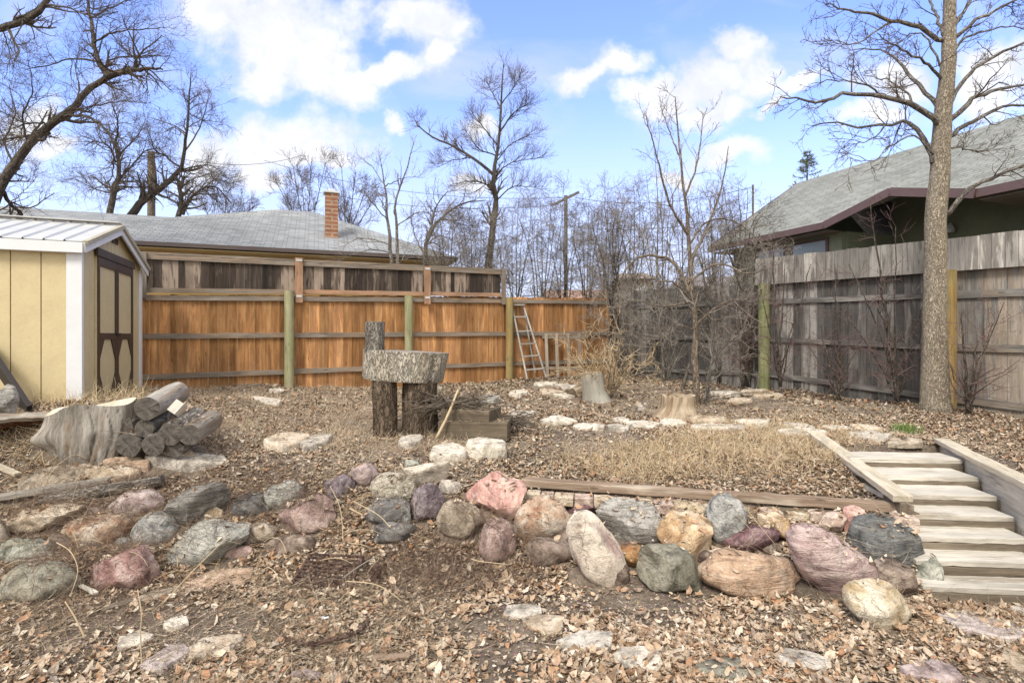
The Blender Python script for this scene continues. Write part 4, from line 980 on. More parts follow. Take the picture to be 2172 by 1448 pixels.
# ------------------------------------------------------------------ bare trees
def cr(pts, n):
    p = np.array(pts, float); m = len(p); t = np.linspace(0, m-1, n); i = np.clip(t.astype(int), 0, m-2); f = (t-i)[:, None]
    g_ = lambda k: p[np.clip(k, 0, m-1)]
    a, b, c, d = g_(i-1), g_(i), g_(i+1), g_(i+2)
    return .5*((2*b)+(c-a)*f+(2*a-5*b+4*c-d)*f*f+(3*b-a-3*c+d)*f**3)
def limbs(specs, Y, n=14, wob=.25, jit=.012):
    Ps = []; Rs = []
    for sp in specs:
        pts, r0, r1 = sp[:3]; dy = sp[3] if len(sp) > 3 else 0.
        m = len(pts); W_ = [Pt(p[0], p[1], (Y if len(p) < 3 else p[2]) + dy*i/(m-1)) for i, p in enumerate(pts)]
        P = cr(W_, n); P[1:-1] += R_.normal(0, jit, (n-2, 3)); Ps.append(P); Rs.append(np.linspace(1, 0, n)**1.0*(r0-r1)+r1)
    return np.array(Ps), np.array(Rs)
def spawn(P, R, c, ang, L0, L1, n=5, up=.1, wob=.18, rr=.55, tmin=.15, tmax=1., rmin=.004, tap=.3, lt=.45):
    m, k, _ = P.shape; idx = np.repeat(np.arange(m), c); M_ = len(idx)
    t = R_.uniform(tmin, tmax, M_)*(k-1); i = np.clip(t.astype(int), 0, k-2); f = (t-i)[:, None]
    p0 = P[idx, i]*(1-f)+P[idx, i+1]*f; r0 = (R[idx, i]*(1-f[:, 0])+R[idx, i+1]*f[:, 0])*rr
    T = P[idx, i+1]-P[idx, i]; T /= np.linalg.norm(T, axis=1, keepdims=True)+1e-9
    q = R_.normal(size=(M_, 3)); q -= (q*T).sum(1, keepdims=True)*T; q /= np.linalg.norm(q, axis=1, keepdims=True)+1e-9
    a = np.radians(ang)*R_.uniform(.6, 1.35, M_)[:, None]
    d = np.cos(a)*T+np.sin(a)*q
    Lg = R_.uniform(L0, L1, M_)*(1-lt*(t/(k-1)))
    out_ = np.zeros((M_, n, 3)); out_[:, 0] = p0; dc = d.copy(); 
    for j in range(1, n):
        dc = dc+R_.normal(0, wob, (M_, 3)); dc[:, 2] += up; dc /= np.linalg.norm(dc, axis=1, keepdims=True)
        out_[:, j] = out_[:, j-1]+dc*(Lg/(n-1))[:, None]
    r0 = np.maximum(r0, rmin); Rr = r0[:, None]*np.linspace(1, tap, n)
    return out_, np.maximum(Rr, rmin*.6)
TK = 1.
def tree(label, specs, Y, levels, base=None, bark='bark', twig='twig', group=None, name='bare_tree', cat='tree', k=9, jit=.012, leaves=0, n=14):
    P, R = limbs(specs, Y, n=n, jit=jit)
    bs = P[0, 0] if base is None else np.array(base)
    t = thing(name, label, cat, tuple(bs), group)
    b = MB(); b.tube(P, R*(.8 if Y > 12.5 else 1.), k, lump=.03); obj('trunk', b, M[bark], t, smooth=True)
    cw_ = MB(); src = (P, R); last = None
    for lv in levels:
        lv = dict(lv); kk = lv.pop('k', 3); fr = lv.pop('frm', None)
        s0 = (P, R) if fr == 0 else src
        src = spawn(*s0, **lv); cw_.tube(src[0], src[1], kk, cap=False)
    obj('crown', cw_, M[twig], t)
    return t, src
# tree on the right, beside the grey fence
TY = 8.0
tr_specs = [([(1984, 880), (1981, 700), (1984, 500), (1996, 330), (2002, 200), (2008, 80), (2012, -60), (2014, -260)], .20, .07),
  ([(1992, 268), (1945, 228), (1880, 206), (1800, 200), (1745, 216), (1700, 214), (1655, 205)], .055, .008, -1.2),
  ([(1979, 345), (1962, 302), (1932, 262), (1880, 264), (1820, 270), (1765, 262), (1722, 268)], .05, .007, .8),
  ([(2002, 86), (1950, 60), (1890, 42), (1830, 26), (1790, 20), (1755, 8)], .045, .008, -.8),
  ([(2003, 76), (1990, 40), (1975, 5), (1965, -40)], .035, .01, .4),
  ([(1997, 245), (1962, 195), (1925, 155), (1895, 120), (1850, 104), (1800, 108)], .045, .006, 1.2),
  ([(2012, 258), (2060, 215), (2110, 194), (2172, 178), (2260, 160)], .05, .01, -.5), ([(2012, 290), (2060, 258), (2120, 232), (2190, 222), (2280, 225)], .045, .01, .6),
  ([(2010, 226), (2045, 168), (2095, 128), (2180, 85), (2260, 40)], .045, .01, 0), ([(2014, 90), (2070, 45), (2140, 8), (2200, -30)], .04, .01, -.5),
  ([(2012, 65), (2045, 25), (2070, -20), (2090, -70)], .035, .01, .3), ([(2008, 455), (2050, 405), (2110, 374), (2172, 352), (2240, 330)], .05, .012, -.7),
  ([(2010, 312), (2045, 315), (2074, 322)], .02, .008), ([(2002, 170), (1960, 130), (1900, 100), (1860, 70)], .03, .006, -1.),
  ([(2005, 130), (2050, 80), (2120, 60), (2180, 62)], .03, .006, .9), ([(1940, 228), (1915, 190), (1870, 165), (1830, 160)], .022, .005, .5),
  ([(1880, 206), (1830, 180), (1780, 170), (1720, 178)], .02, .005, -.3), ([(1890, 42), (1850, 75), (1800, 95), (1745, 80)], .02, .005, -.3),
  ([(1984, 330), (1940, 290), (1890, 310), (1850, 340), (1800, 335)], .02, .004, -.6), ([(1880, 264), (1840, 300), (1790, 310)], .014, .004, -.3),
  ([(2000, 150), (1970, 90), (1940, 70), (1905, 90), (1880, 110)], .02, .004, .4)]
lv = [dict(c=9, ang=48, L0=.3, L1=.85, n=6, up=.05, wob=.2, rr=.4, tmin=.2, rmin=.0055, k=5), dict(c=6, ang=50, L0=.12, L1=.38, n=4, up=.06, wob=.22, rr=.6, rmin=.0038),
      dict(c=2, ang=50, L0=.05, L1=.14, n=3, up=.06, wob=.2, rr=.8, rmin=.0035)]
P, R = limbs([tr_specs[0]], TY, n=30, jit=.006)
R[0] = np.interp(np.linspace(0, 7, 30), [0, .25, 1, 2, 3, 4, 5, 6, 7], [.24, .185, .152, .135, .122, .102, .086, .072, .05])
P2, R2 = limbs(tr_specs[1:], TY, n=16, jit=.012); R2 *= .8
t = thing('bare_tree', 'tall bare tree with tan ridged bark before the grey fence at right', 'tree', (P[0, 0, 0], P[0, 0, 1], P[0, 0, 2]))
P[0, 1:-1] += np.stack([np.interp(np.arange(28), np.arange(0, 28, 3), R_.normal(0, .018, 10)) for _ in range(3)], -1)
b = MB(); b.tube(P, R, 30, lump=.03); obj('trunk', b, M['bark_tan'], t, smooth=True)
b = MB(); b.tube(P2, R2, 8, lump=.03); obj('limbs', b, M['bark_grey'], t, smooth=True)
cw_ = MB(); s1 = spawn(P2, R2, **{k_: v for k_, v in lv[0].items() if k_ != 'k'}); cw_.tube(*s1, 5, cap=False)
s2 = spawn(*s1, **lv[1]); cw_.tube(*s2, 3, cap=False); s3 = spawn(*s2, **lv[2]); cw_.tube(*s3, 3, cap=False)
obj('crown', cw_, M['twig'], t)

# big tree at the upper left
Lv = lambda c1, L1, c2, L2, c3, L3, r=.007, up=.04, a=50: [dict(c=c1, ang=a, L0=L1*.4, L1=L1, n=7, up=up, wob=.2, rr=.45, tmin=.2, rmin=r*1.4, k=4), dict(c=c2, ang=a, L0=L2*.4, L1=L2, n=5, up=up, wob=.22, rr=.6, rmin=r), dict(c=c3, ang=a, L0=L3*.4, L1=L3, n=3, up=up, wob=.2, rr=.7, rmin=r*.8)]
tree('large dark bare tree reaching in from the left edge', [
  ([(-60, 560), (-30, 470), (5, 390), (50, 322), (100, 272), (150, 232), (190, 190), (228, 162)], .15, .075), ([(228, 162), (265, 152), (305, 146), (345, 148)], .11, .02, -1),
  ([(228, 165), (208, 128), (196, 66), (186, 4), (178, -60)], .07, .03, .5), ([(-60, 70), (0, 58), (50, 44), (95, 8), (120, -50)], .11, .06, 0),
  ([(132, 248), (170, 245), (205, 258), (235, 290), (240, 325)], .05, .015, -1), ([(105, 283), (70, 288), (30, 292), (-30, 302)], .05, .02, .6),
  ([(100, 262), (60, 262), (20, 275)], .03, .012, -1), ([(222, 150), (240, 125), (300, 120), (360, 118)], .035, .01, 1), ([(200, 90), (240, 70), (300, 62), (350, 60)], .03, .008, -1),
  ([(205, 130), (150, 125), (100, 140), (50, 150)], .03, .008, 1), ([(190, 40), (250, 10), (310, -10)], .03, .008, 1), ([(95, 10), (150, 20), (200, 35), (250, 25)], .03, .01, -1),
  ([(150, 232), (200, 225), (260, 215), (310, 220)], .025, .008, -1), ([(30, 350), (10, 300), (30, 240), (20, 180)], .035, .01, 1), ([(60, 310), (50, 240), (70, 190), (60, 130)], .03, .008, -1),
  ([(50, 44), (30, 90), (40, 140)], .02, .006, -1), ([(0, 58), (20, 110), (10, 170)], .02, .006, 1), ([(150, 235), (170, 190), (160, 150), (170, 100)], .025, .007, 1),
  ([(5, 400), (20, 430), (45, 455), (60, 520)], .06, .04, 1), ([(240, 325), (235, 380), (200, 400)], .02, .008, 1), ([(20, 430), (50, 405), (75, 380)], .014, .006, 1)],
  13, Lv(13, 1.5, 7, .75, 4, .34, .003), bark='bark', n=16)
DL = 'bare trees beyond the shed and house'
tree('crooked bare tree behind the grey roof, left of brown pole', [([(228, 500), (234, 440), (246, 395), (252, 350), (244, 300)], .16, .06), ([(250, 385), (280, 350), (310, 320), (340, 315)], .05, .015, 1),
  ([(246, 345), (230, 310), (200, 300), (180, 310)], .05, .012, -1), ([(240, 410), (200, 400), (160, 380)], .04, .01, 1), ([(246, 300), (250, 260), (235, 210)], .05, .01, -1), ([(250, 330), (290, 290), (310, 250)], .04, .01, 1)],
  20, Lv(16, 1.7, 7, .85, 4, .4, .0042), group=DL)
tree('leaning bare tree crossing behind the brown pole', [([(262, 480), (300, 430), (345, 395), (385, 358)], .20, .10), ([(385, 358), (392, 310), (398, 260), (402, 200), (405, 155)], .09, .015, -1), ([(392, 320), (420, 280), (440, 220), (445, 190)], .04, .01, 1),
  ([(395, 290), (370, 270), (350, 280)], .035, .01, 1), ([(385, 358), (350, 330), (330, 320), (315, 280)], .05, .012, -1), ([(385, 360), (440, 350), (470, 365)], .04, .012, 1), ([(400, 240), (430, 255), (470, 258)], .03, .008, 1), ([(330, 405), (300, 380), (270, 370)], .03, .01, 1)],
  21, Lv(14, 1.6, 7, .85, 4, .4, .0042), group=DL)
tree('low arching bare tree right of the leaning one', [([(370, 480), (385, 435), (380, 395), (372, 370)], .14, .05), ([(388, 455), (405, 420), (430, 400), (460, 398), (490, 430)], .08, .02, 1), ([(382, 400), (410, 380), (450, 370)], .04, .01, -1), ([(430, 400), (460, 380), (490, 390)], .03, .01, 1)],
  21, Lv(16, 1.4, 7, .75, 3, .4, .0055, -.02), group=DL)
for l, x0, spread in [('bushy bare tree left of the brick chimney', 650, [(580, 372), (600, 400), (622, 352), (660, 350), (690, 345), (640, 380)]), ('bushy bare tree right of the brick chimney', 735, [(700, 370), (725, 352), (755, 360), (780, 385), (800, 410)]), ('low bare bushes above the left roof ridge', 470, [(430, 430), (450, 420), (480, 425), (505, 440), (525, 448)])]:
    tree(l, [([(x0, 600), (x0, 520), (x0+(a-x0)*.5, (520+c)/2), (a, c)], .05, .01, R_.uniform(-1, 1)) for a, c in spread], 26, Lv(14, 1.7, 8, .9, 5, .45, .006, .1, 35), group=DL, twig='twig_far')
tree('tall tapering bare tree at centre with one low side limb', [([(1025, 640), (1035, 560), (1046, 480), (1052, 430), (1046, 375), (1058, 300), (1064, 210), (1068, 135)], .22, .02), ([(1048, 372), (1010, 340), (965, 312), (920, 292), (890, 270), (880, 255)], .09, .02, 1.5),
  ([(1048, 430), (1080, 400), (1110, 395), (1150, 400)], .04, .01, -1), ([(1050, 345), (1080, 310), (1115, 290), (1140, 280)], .035, .008, 1), ([(1046, 378), (1075, 350), (1110, 340), (1150, 335)], .035, .012, -1), ([(1056, 310), (1025, 270), (1000, 240)], .05, .01, 1),
  ([(1060, 280), (1090, 240), (1120, 220)], .05, .01, -1), ([(1048, 400), (1010, 385), (960, 390)], .05, .012, -1), ([(1062, 230), (1040, 190), (1030, 165)], .035, .008, 1), ([(1064, 220), (1090, 185), (1100, 170)], .035, .008, -1), ([(1052, 330), (1015, 315), (990, 280)], .04, .01, -1), ([(1000, 335), (960, 340), (930, 355)], .03, .008, 1)],
  23, [dict(c=22, ang=46, L0=.7, L1=1.8, n=7, up=.1, wob=.11, lt=.8, rr=.4, tmin=.22, rmin=.007, k=4), dict(c=6, ang=36, L0=.35, L1=1.0, n=5, up=.09, wob=.13, rr=.6, rmin=.0045), dict(c=3, ang=36, L0=.15, L1=.45, n=3, up=.08, wob=.16, rr=.7, rmin=.0035)])
tree('slim twin stemmed bare tree poking above the upper fence boards', [([(832, 600), (828, 520), (822, 450), (815, 390), (806, 330)], .07, .008), ([(845, 600), (842, 500), (838, 430), (862, 360), (884, 285)], .06, .006, .4), ([(824, 470), (790, 430), (770, 400)], .02, .005, -.5), ([(816, 395), (850, 380), (890, 375)], .02, .004, .4), ([(836, 540), (780, 530), (700, 560)], .02, .005, -.4), ([(842, 480), (890, 450), (930, 460)], .02, .005, .4), ([(838, 560), (880, 545), (920, 560)], .02, .005, -.6), ([(815, 390), (785, 350), (760, 335)], .015, .004, .5), ([(830, 520), (770, 505), (730, 520)], .02, .005, .3)],
  13.4, Lv(8, .9, 4, .45, 2, .2, .003, .12, 38), twig='twig_grey', bark='bark_grey')
tree('bare tree forking right of the grey hip roof', [([(900, 620), (903, 540), (910, 500), (935, 462), (985, 432), (1030, 425)], .10, .012), ([(908, 505), (925, 440), (950, 405)], .04, .01, .5), ([(935, 462), (960, 470), (1000, 480)], .03, .008, -.5), ([(903, 545), (880, 500), (870, 460)], .03, .008, 1), ([(905, 520), (930, 500), (960, 510)], .03, .008, 1)],
  16, Lv(14, 1.2, 6, .6, 3, .3, .004), twig='twig_far')
TH = 'leafless shrubs crowding behind the back fence'
wh = ['left end', 'left middle', 'centre', 'right of the tall tree', 'around the slanted pole', 'right of the pole', 'beside the corner', 'in front of the corner']
for i, (x0, Yd, yt, sp_) in enumerate([(950, 14.6, 450, 60), (1000, 15.5, 440, 70), (1045, 14.8, 480, 60), (1095, 16, 430, 70), (1150, 15.2, 430, 70), (1195, 16.5, 425, 60), (1245, 15.6, 440, 60), (1285, 15.2, 430, 60)]):
    sp2 = [([(x0+R_.uniform(-12, 12), 690), (x0+(k_-3)*sp_/9, (690+yt)/2+R_.uniform(-20, 30)), (x0+(k_-3)*sp_/4.5+R_.uniform(-8, 8), yt+abs(k_-3)*18+R_.uniform(-45, 45))], .025, .006, R_.uniform(-1, 1)) for k_ in range(7)]
    tree('grey leafless shrub in the thicket over the back fence, '+wh[i], sp2, Yd, Lv(15, 1.15, 7, .6, 3, .3, .0036, .03, 66), twig='twig_far' if i % 2 else 'twig_grey', bark='bark', group=TH, name='bare_shrub', cat='shrub', n=9, k=6)
TR = 'leafless fruit trees around the fence corner'
wh = ['just left of the corner', 'at the corner', 'right of the corner', 'centre of the grey bay', 'behind the young tree', 'nearest the green house']
for i, (x0, Yd, yt, sp_, yb_) in enumerate([(1300, 12.2, 430, 80, 800), (1345, 13.8, 380, 80, 700), (1395, 13.4, 350, 90, 700), (1510, 12.6, 400, 80, 700), (1450, 14.5, 420, 90, 700), (1570, 12.4, 380, 80, 700)]):
    sp2 = [([(x0+R_.uniform(-8, 8), yb_), (x0+R_.uniform(-12, 12), 640), (x0+(k_-3)*sp_/8, (620+yt)/2+R_.uniform(-20, 30)), (x0+(k_-3)*sp_/4.+R_.uniform(-12, 12), yt+abs(k_-3)*22+R_.uniform(-35, 35))], .04 if k_ == 3 else .022, .004, R_.uniform(-.8, .8)) for k_ in range(7)]
    tree('leafless fruit tree with upright shoots, '+wh[i], sp2, Yd, Lv(14, 1.0, 6, .55, 3, .26, .0031, .05, 60), twig='twig_grey' if i % 2 == 0 else 'twig', bark='bark', group=TR, name='fruit_tree', cat='tree', n=10, k=6)
# young trees inside the yard
yb = G(1480, 858)[1]
tree('young bare tree with slim brown trunk standing in the yard', [([(1480, 866), (1474, 760), (1476, 690), (1466, 610), (1461, 500), (1450, 400), (1440, 300), (1432, 205)], .058, .007),
  ([(1462, 620), (1440, 570), (1405, 545), (1360, 545), (1325, 575), (1305, 620)], .035, .01, .5), ([(1463, 560), (1500, 480), (1530, 400), (1545, 310)], .03, .006, .4), ([(1461, 500), (1420, 430), (1395, 340), (1370, 245)], .025, .006, -.5),
  ([(1452, 420), (1480, 340), (1492, 240)], .02, .005, .5), ([(1470, 640), (1430, 600), (1380, 600), (1330, 620)], .018, .005, -.6), ([(1473, 700), (1430, 690), (1395, 720)], .015, .005, -.5), ([(1474, 690), (1540, 640), (1600, 640)], .02, .005, -.5),
  ([(1462, 600), (1520, 560), (1590, 580), (1650, 560)], .022, .005, -.6), ([(1465, 640), (1410, 650), (1350, 640), (1290, 655)], .015, .004, -.8), ([(1468, 650), (1530, 690), (1560, 720)], .015, .004, .3), ([(1462, 520), (1500, 470), (1560, 470), (1620, 520)], .02, .004, .3), ([(1444, 340), (1420, 280), (1400, 225)], .014, .004, .2)],
  yb, [dict(c=8, ang=42, L0=.25, L1=.9, n=6, up=.1, wob=.15, rr=.45, tmin=.25, rmin=.005, k=4), dict(c=5, ang=42, L0=.12, L1=.4, n=4, up=.09, wob=.2, rr=.6, rmin=.0035), dict(c=2, ang=45, L0=.05, L1=.16, n=3, up=.08, wob=.2, rr=.8, rmin=.003)], bark='bark_brown', twig='twig_grey', n=20, jit=.006)
ys = G(1500, 858)[1]
tree('low grey shrub of curved shoots right of the young tree', [([(1495, 862), (1505, 790), (1540, 730), (1600, 690)], .02, .005, -.3), ([(1495, 860), (1510, 800), (1570, 790), (1620, 800)], .015, .004, -.4), ([(1500, 858), (1508, 760), (1490, 720)], .02, .005, .3), ([(1500, 850), (1540, 840), (1610, 830)], .012, .004, -.3), ([(1505, 790), (1540, 770), (1590, 750)], .012, .004, .2)],
  ys, [dict(c=8, ang=42, L0=.15, L1=.55, n=5, up=.06, wob=.18, rr=.5, rmin=.0035), dict(c=4, ang=42, L0=.08, L1=.25, n=3, up=.05, wob=.2, rr=.6, rmin=.003)], bark='bark_grey', twig='twig_grey', name='bare_shrub', cat='shrub', n=9, k=6)
VF = 'bare shrubs growing along the grey fence'
for l, x0, y0, tops, Yv in [('reddish bare shrub with a forked dark stem before the grey fence', 1905, 850, [(1860, 640), (1845, 420), (1800, 560), (1900, 480), (1960, 640), (1760, 620)], 8.6), ('dark bare shrub just right of the green post', 1655, 812, [(1665, 560), (1640, 520), (1610, 600), (1700, 640), (1720, 560)], 9.7),
        ('thin bare shrub between green post and forked shrub', 1780, 842, [(1740, 690), (1790, 670), (1830, 720), (1720, 740), (1770, 560)], 9.1), ('sparse weedy shrub right of the large tree', 2055, 868, [(2075, 720), (2040, 660), (2110, 680), (2130, 640)], 7.7),
        ('dark stems tangled left of the green post', 1575, 812, [(1560, 640), (1600, 620), (1530, 600), (1620, 590)], 10.3)]:
    tree(l, [([(x0, y0+8), (x0+(a-x0)*.35+R_.uniform(-8, 8), y0+(c-y0)*.45), (a, c)], .028 if i_ < 2 else .014, .005, R_.uniform(-.3, .3)) for i_, (a, c) in enumerate(tops)], Yv,
         [dict(c=13, ang=52, L0=.25, L1=.95, n=6, up=.02, wob=.22, rr=.5, rmin=.0034), dict(c=6, ang=52, L0=.1, L1=.38, n=4, up=.02, wob=.22, rr=.6, rmin=.0025)], bark='bark', twig='twig_red', group=VF, name='bare_shrub', cat='shrub', n=10, k=6)
VT = 'tangled grey shrubs between the corner and the green post'
for l, x0, y0, Yv, tops in [('grey tangled shrub of arching shoots at the fence corner', 1330, 812, 12.3, [(1250, 640), (1280, 560), (1320, 530), (1370, 560), (1410, 620), (1230, 700), (1390, 700), (1345, 480)]),
        ('grey tangled shrub hanging over the grey rails', 1410, 812, 11.6, [(1340, 600), (1380, 540), (1430, 500), (1480, 560), (1520, 640), (1330, 700), (1500, 720), (1400, 450)]),
        ('grey tangled shrub behind the young tree', 1525, 812, 11.2, [(1460, 560), (1500, 500), (1550, 480), (1600, 540), (1640, 620), (1450, 660), (1610, 700), (1540, 420)]),
        ('dark stemmed shrub drooping left of the green post', 1590, 812, 10.6, [(1530, 560), (1560, 620), (1620, 520), (1650, 600), (1540, 720), (1660, 540)])]:
    tree(l, [([(x0, y0+8), (x0+(a-x0)*.25+R_.uniform(-8, 8), y0+(c-y0)*.6), (x0+(a-x0)*.65, y0+(c-y0)*1.02-12), (a, c+R_.uniform(0, 20))], .030 if i_ < 2 else .016, .004, R_.uniform(-.7, .5)) for i_, (a, c) in enumerate(tops)], Yv,
         [dict(c=19, ang=58, L0=.3, L1=1.1, n=7, up=-.01, wob=.22, rr=.5, rmin=.0036), dict(c=7, ang=58, L0=.12, L1=.45, n=5, up=.0, wob=.24, rr=.6, rmin=.0026), dict(c=2, ang=50, L0=.06, L1=.2, n=3, up=.0, wob=.2, rr=.7, rmin=.0022)], bark='bark_grey' if Yv > 11 else 'bark', twig='twig_grey', group=VT, name='bare_shrub', cat='shrub', n=12, k=6)
# tan bush in the back corner
yb2 = G(1290, 845)[1]
tree('pale tan dried bush of arching stems before the fence corner', [([(1285+R_.uniform(-8, 8), 850), (1285+(a-1285)*.5, 800-abs(a-1285)*.1), (a, c)], .012, .004, R_.uniform(-.9, .3)) for a, c in [(1240, 700), (1215, 760), (1200, 720), (1265, 640), (1290, 660), (1320, 700), (1350, 770), (1375, 800), (1190, 790), (1240, 770), (1330, 740), (1300, 740), (1256, 720), (1270, 700), (1390, 760), (1225, 800), (1310, 645)]],
  yb2, [dict(c=11, ang=40, L0=.2, L1=.7, n=6, up=.02, wob=.22, rr=.7, rmin=.0045), dict(c=4, ang=45, L0=.1, L1=.3, n=4, up=.0, wob=.22, rr=.7, rmin=.004)], bark='bark_brown', twig='twig_tan', name='dry_bush', cat='bush', n=9, k=6)

# spruce top over the green roof
sp0 = Pt(1712, 322, 26); n = 10
t = thing('spruce_tree', 'dark green spruce top behind the green grey roof', 'tree', (sp0[0], sp0[1], .9))
b = MB(); b.tube(np.stack([np.full(n, sp0[0]), np.full(n, sp0[1]), np.linspace(.8, sp0[2], n)], -1), np.linspace(.2, .01, n), 8); obj('trunk', b, M['bark'], t)
zz = sp0[2]-np.sort(R_.uniform(0, 5, 170)); an = R_.uniform(0, 2*PI, 170); ln = (.15+.42*(sp0[2]-zz))*R_.uniform(.7, 1.1, 170)
Pb = np.zeros((170, 5, 3))
for j in range(5):
    f = j/4; Pb[:, j] = np.stack([sp0[0]+np.cos(an)*ln*f, sp0[1]+np.sin(an)*ln*f, zz-.2*ln*f+.35*ln*f*f], -1)
Rb = np.full((170, 5), .012); s2 = spawn(Pb, Rb, 13, 50, .08, .3, n=3, up=0, wob=.1, rr=1, rmin=.014)
b = MB(); b.tube(Pb, Rb, 3, cap=False); b.tube(s2[0], s2[1], 3, cap=False)
obj('crown', b, twigm('needles', (.10, .13, .07), (.20, .22, .13)), t)

# ------------------------------------------------------------------ logs, stumps, table, ladder
def lumpy(P, R, k, seed, amp=.06, flare=0.):
    """tube whose radius follows a smooth noise: returns an MB and its two end rings"""
    b = MB(); P = np.array(P, float); n = len(P)
    T = np.gradient(P, axis=0); T /= np.linalg.norm(T, axis=1, keepdims=True)
    ref = np.array([1., 0, 0]) if abs(T[0, 2]) > .8 else np.array([0, 0, 1.])
    A_ = np.cross(T, ref); A_ /= np.linalg.norm(A_, axis=1, keepdims=True); B_ = np.cross(T, A_)
    V = []; Gc = []
    for i in range(n):
        for j in range(k):
            a = 2*PI*j/k
            r = R[i]*(1+amp*2.*mn.noise(Vector((math.cos(a)*1.4+seed, math.sin(a)*1.4, i/n*1.6)))+amp*.6*mn.noise(Vector((math.cos(a)*5+seed, math.sin(a)*5, i/n*3)))+flare*max(0, 1-i/n*3)**2*max(0, math.sin(a*2.5+seed)))
            V.append(P[i]+r*(math.cos(a)*A_[i]+math.sin(a)*B_[i])); Gc.append((np.linalg.norm(P[i]-P[0])+seed, r*math.cos(a), r*math.sin(a)))
    Fc = [(i*k+j, i*k+(j+1) % k, (i+1)*k+(j+1) % k, (i+1)*k+j) for i in range(n-1) for j in range(k)]
    b.add(V, Fc, Gc); return b, np.array(V[:k]), np.array(V[-k:]), A_, B_
def endcap(ring, out, inset=0.0):
    c = ring.mean(0); k = len(ring); b = MB(); o = np.array(out)
    rel = ring-c; A_ = rel[0]/np.linalg.norm(rel[0]); B_ = np.cross(o, A_)
    rings = [ring+o*.0, c+rel*.6+o*.002+R_.normal(0, .002, (k, 3)), c+rel*.25+o*.003]
    V = np.vstack(rings+[c[None]+o*.002]); Gc = np.stack([np.zeros(len(V))+R_.uniform(0, 9), (V-c)@A_, (V-c)@B_], -1)
    Fc = [(q_*k+j, q_*k+(j+1) % k, (q_+1)*k+(j+1) % k, (q_+1)*k+j) for q_ in range(2) for j in range(k)]+[(2*k+j, 2*k+(j+1) % k, 3*k) for j in range(k)]
    b.add(V, Fc, Gc); return b
def log(label, p0, p1, r0, r1, bark='silver', end='rings', name='log', cat='log', group=None, amp=.06, flare=0., n=12, k=28, cut_end=True):
    p0 = np.array(p0, float); p1 = np.array(p1, float)
    b, ra, rb_, _, _ = lumpy([p0+(p1-p0)*i/(n-1) for i in range(n)], np.linspace(r0, r1, n), k, R_.uniform(0, 90), amp, flare)
    t = thing(name, label, cat, tuple(p0), group)
    LAND.append((np.vstack(b.V), np.vstack([f[:, [0, 1, 2]] for f in b.F]+[f[:, [0, 2, 3]] for f in b.F])))
    obj('bark', b, M[bark], t, smooth=True)
    d_ = (p1-p0)/np.linalg.norm(p1-p0)
    for rg_, sgn in ((ra, -1), (rb_, 1)): obj('cut_end', endcap(rg_, d_*sgn), M[end], t, smooth=True)
    return t
LP = 'split logs stacked beside the silver stump'
lr = [(312, 866, 25, 'largest log lying across the top of the log pile', 4.9, .65), (262, 905, 18, 'small log leftmost in the upper row of the pile', 5.0, .5), (306, 909, 19, 'log with grey ringed end in the middle of the pile', 4.95, .5),
      (272, 944, 25, 'thick log at the lower left of the pile', 4.93, .5), (325, 944, 23, 'thick log at the lower middle of the pile', 4.93, .5), (360, 921, 23, 'log with dark ringed end right of the middle', 4.95, .62), (403, 923, 22, 'log at the right end of the pile', 4.95, .55), (370, 952, 18, 'low dark log under the right of the pile', 5.0, .5)]
for px, py, r, l, Yl, ln_ in lr:
    Yl += .06
    a = Pt(px, py, Yl); d_ = np.array([-.16, .96, .12]); d_ /= np.linalg.norm(d_); rr0 = r*Yl/FPX
    log(l, a, a+d_*ln_, rr0, rr0*1.02, 'silver' if px in (312, 403) else 'bark_grey', group=LP)
a = Pt(366, 876, 5.0); b = MB(); b.beam(a, a+np.array([.06, .05, .09]), .1, .07, up=(0, -1, .6)); b2 = tag(obj('wood_block', b, M['tread'], org=tuple(a), bevel=.004), 'small pale sawn block resting on the log pile', 'wood block')
# silver stump
cst = G(188, 985); n = 30; bz = cst[2]-.1; Yc = cst[1]+.12
cx_ = (188-HX)/FPX*Yc
topz = EYE+(HY-862)/FPX*Yc
Ps = [np.array([cx_-.02+.05*i/(n-1), Yc, bz+(topz-bz)*i/(n-1)]) for i in range(n)]
Rs = np.interp(np.linspace(0, 1, n), [0, .15, .4, .6, .8, 1], [.33, .33, .37, .41, .41, .40])
b, ra, rb_, _, _ = lumpy(Ps, Rs, 150, 3.3, .075)
V = b.V[0]
ang_ = np.arctan2(V[:, 1]-Yc, V[:, 0]-cx_); fz = (V[:, 2]-bz)/(topz-bz)
kn = np.exp(-((ang_+2.75)/.35)**2-((fz-.62)/.16)**2)*.12-np.exp(-((ang_+2.4)/.3)**2-((fz-.28)/.22)**2)*.14 + np.exp(-((ang_+1.1)/.16)**2-((fz-.6)/.1)**2)*.035
for a_c, w_c, d_c in ((-1.75, .03, .07), (-1.2, .025, .06), (-2.2, .015, .03), (-.8, .02, .03), (-1.48, .012, .02), (-2.45, .01, .02), (-1.95, .008, .015), (-1.05, .01, .02), (-.55, .012, .02), (-1.32, .007, .012)): kn -= np.exp(-((ang_-a_c-.10*np.sin(fz*5+a_c))/w_c)**2)*d_c
kn += np.array([.008*mn.noise(Vector((q*9, z_*2.2, 5))) for q, z_ in zip(ang_, fz)])
V[:, 0] += np.cos(ang_)*kn; V[:, 1] += np.sin(ang_)*kn; V[:, 2] += fz*.22*(V[:, 0]-cx_)+fz*.03*np.sin(ang_*3); V[:, 1] = Yc+(V[:, 1]-Yc)*.45
t = thing('tree_stump', 'large silver weathered stump with a knot hole left of the log pile', 'stump', (cx_, Yc, bz))
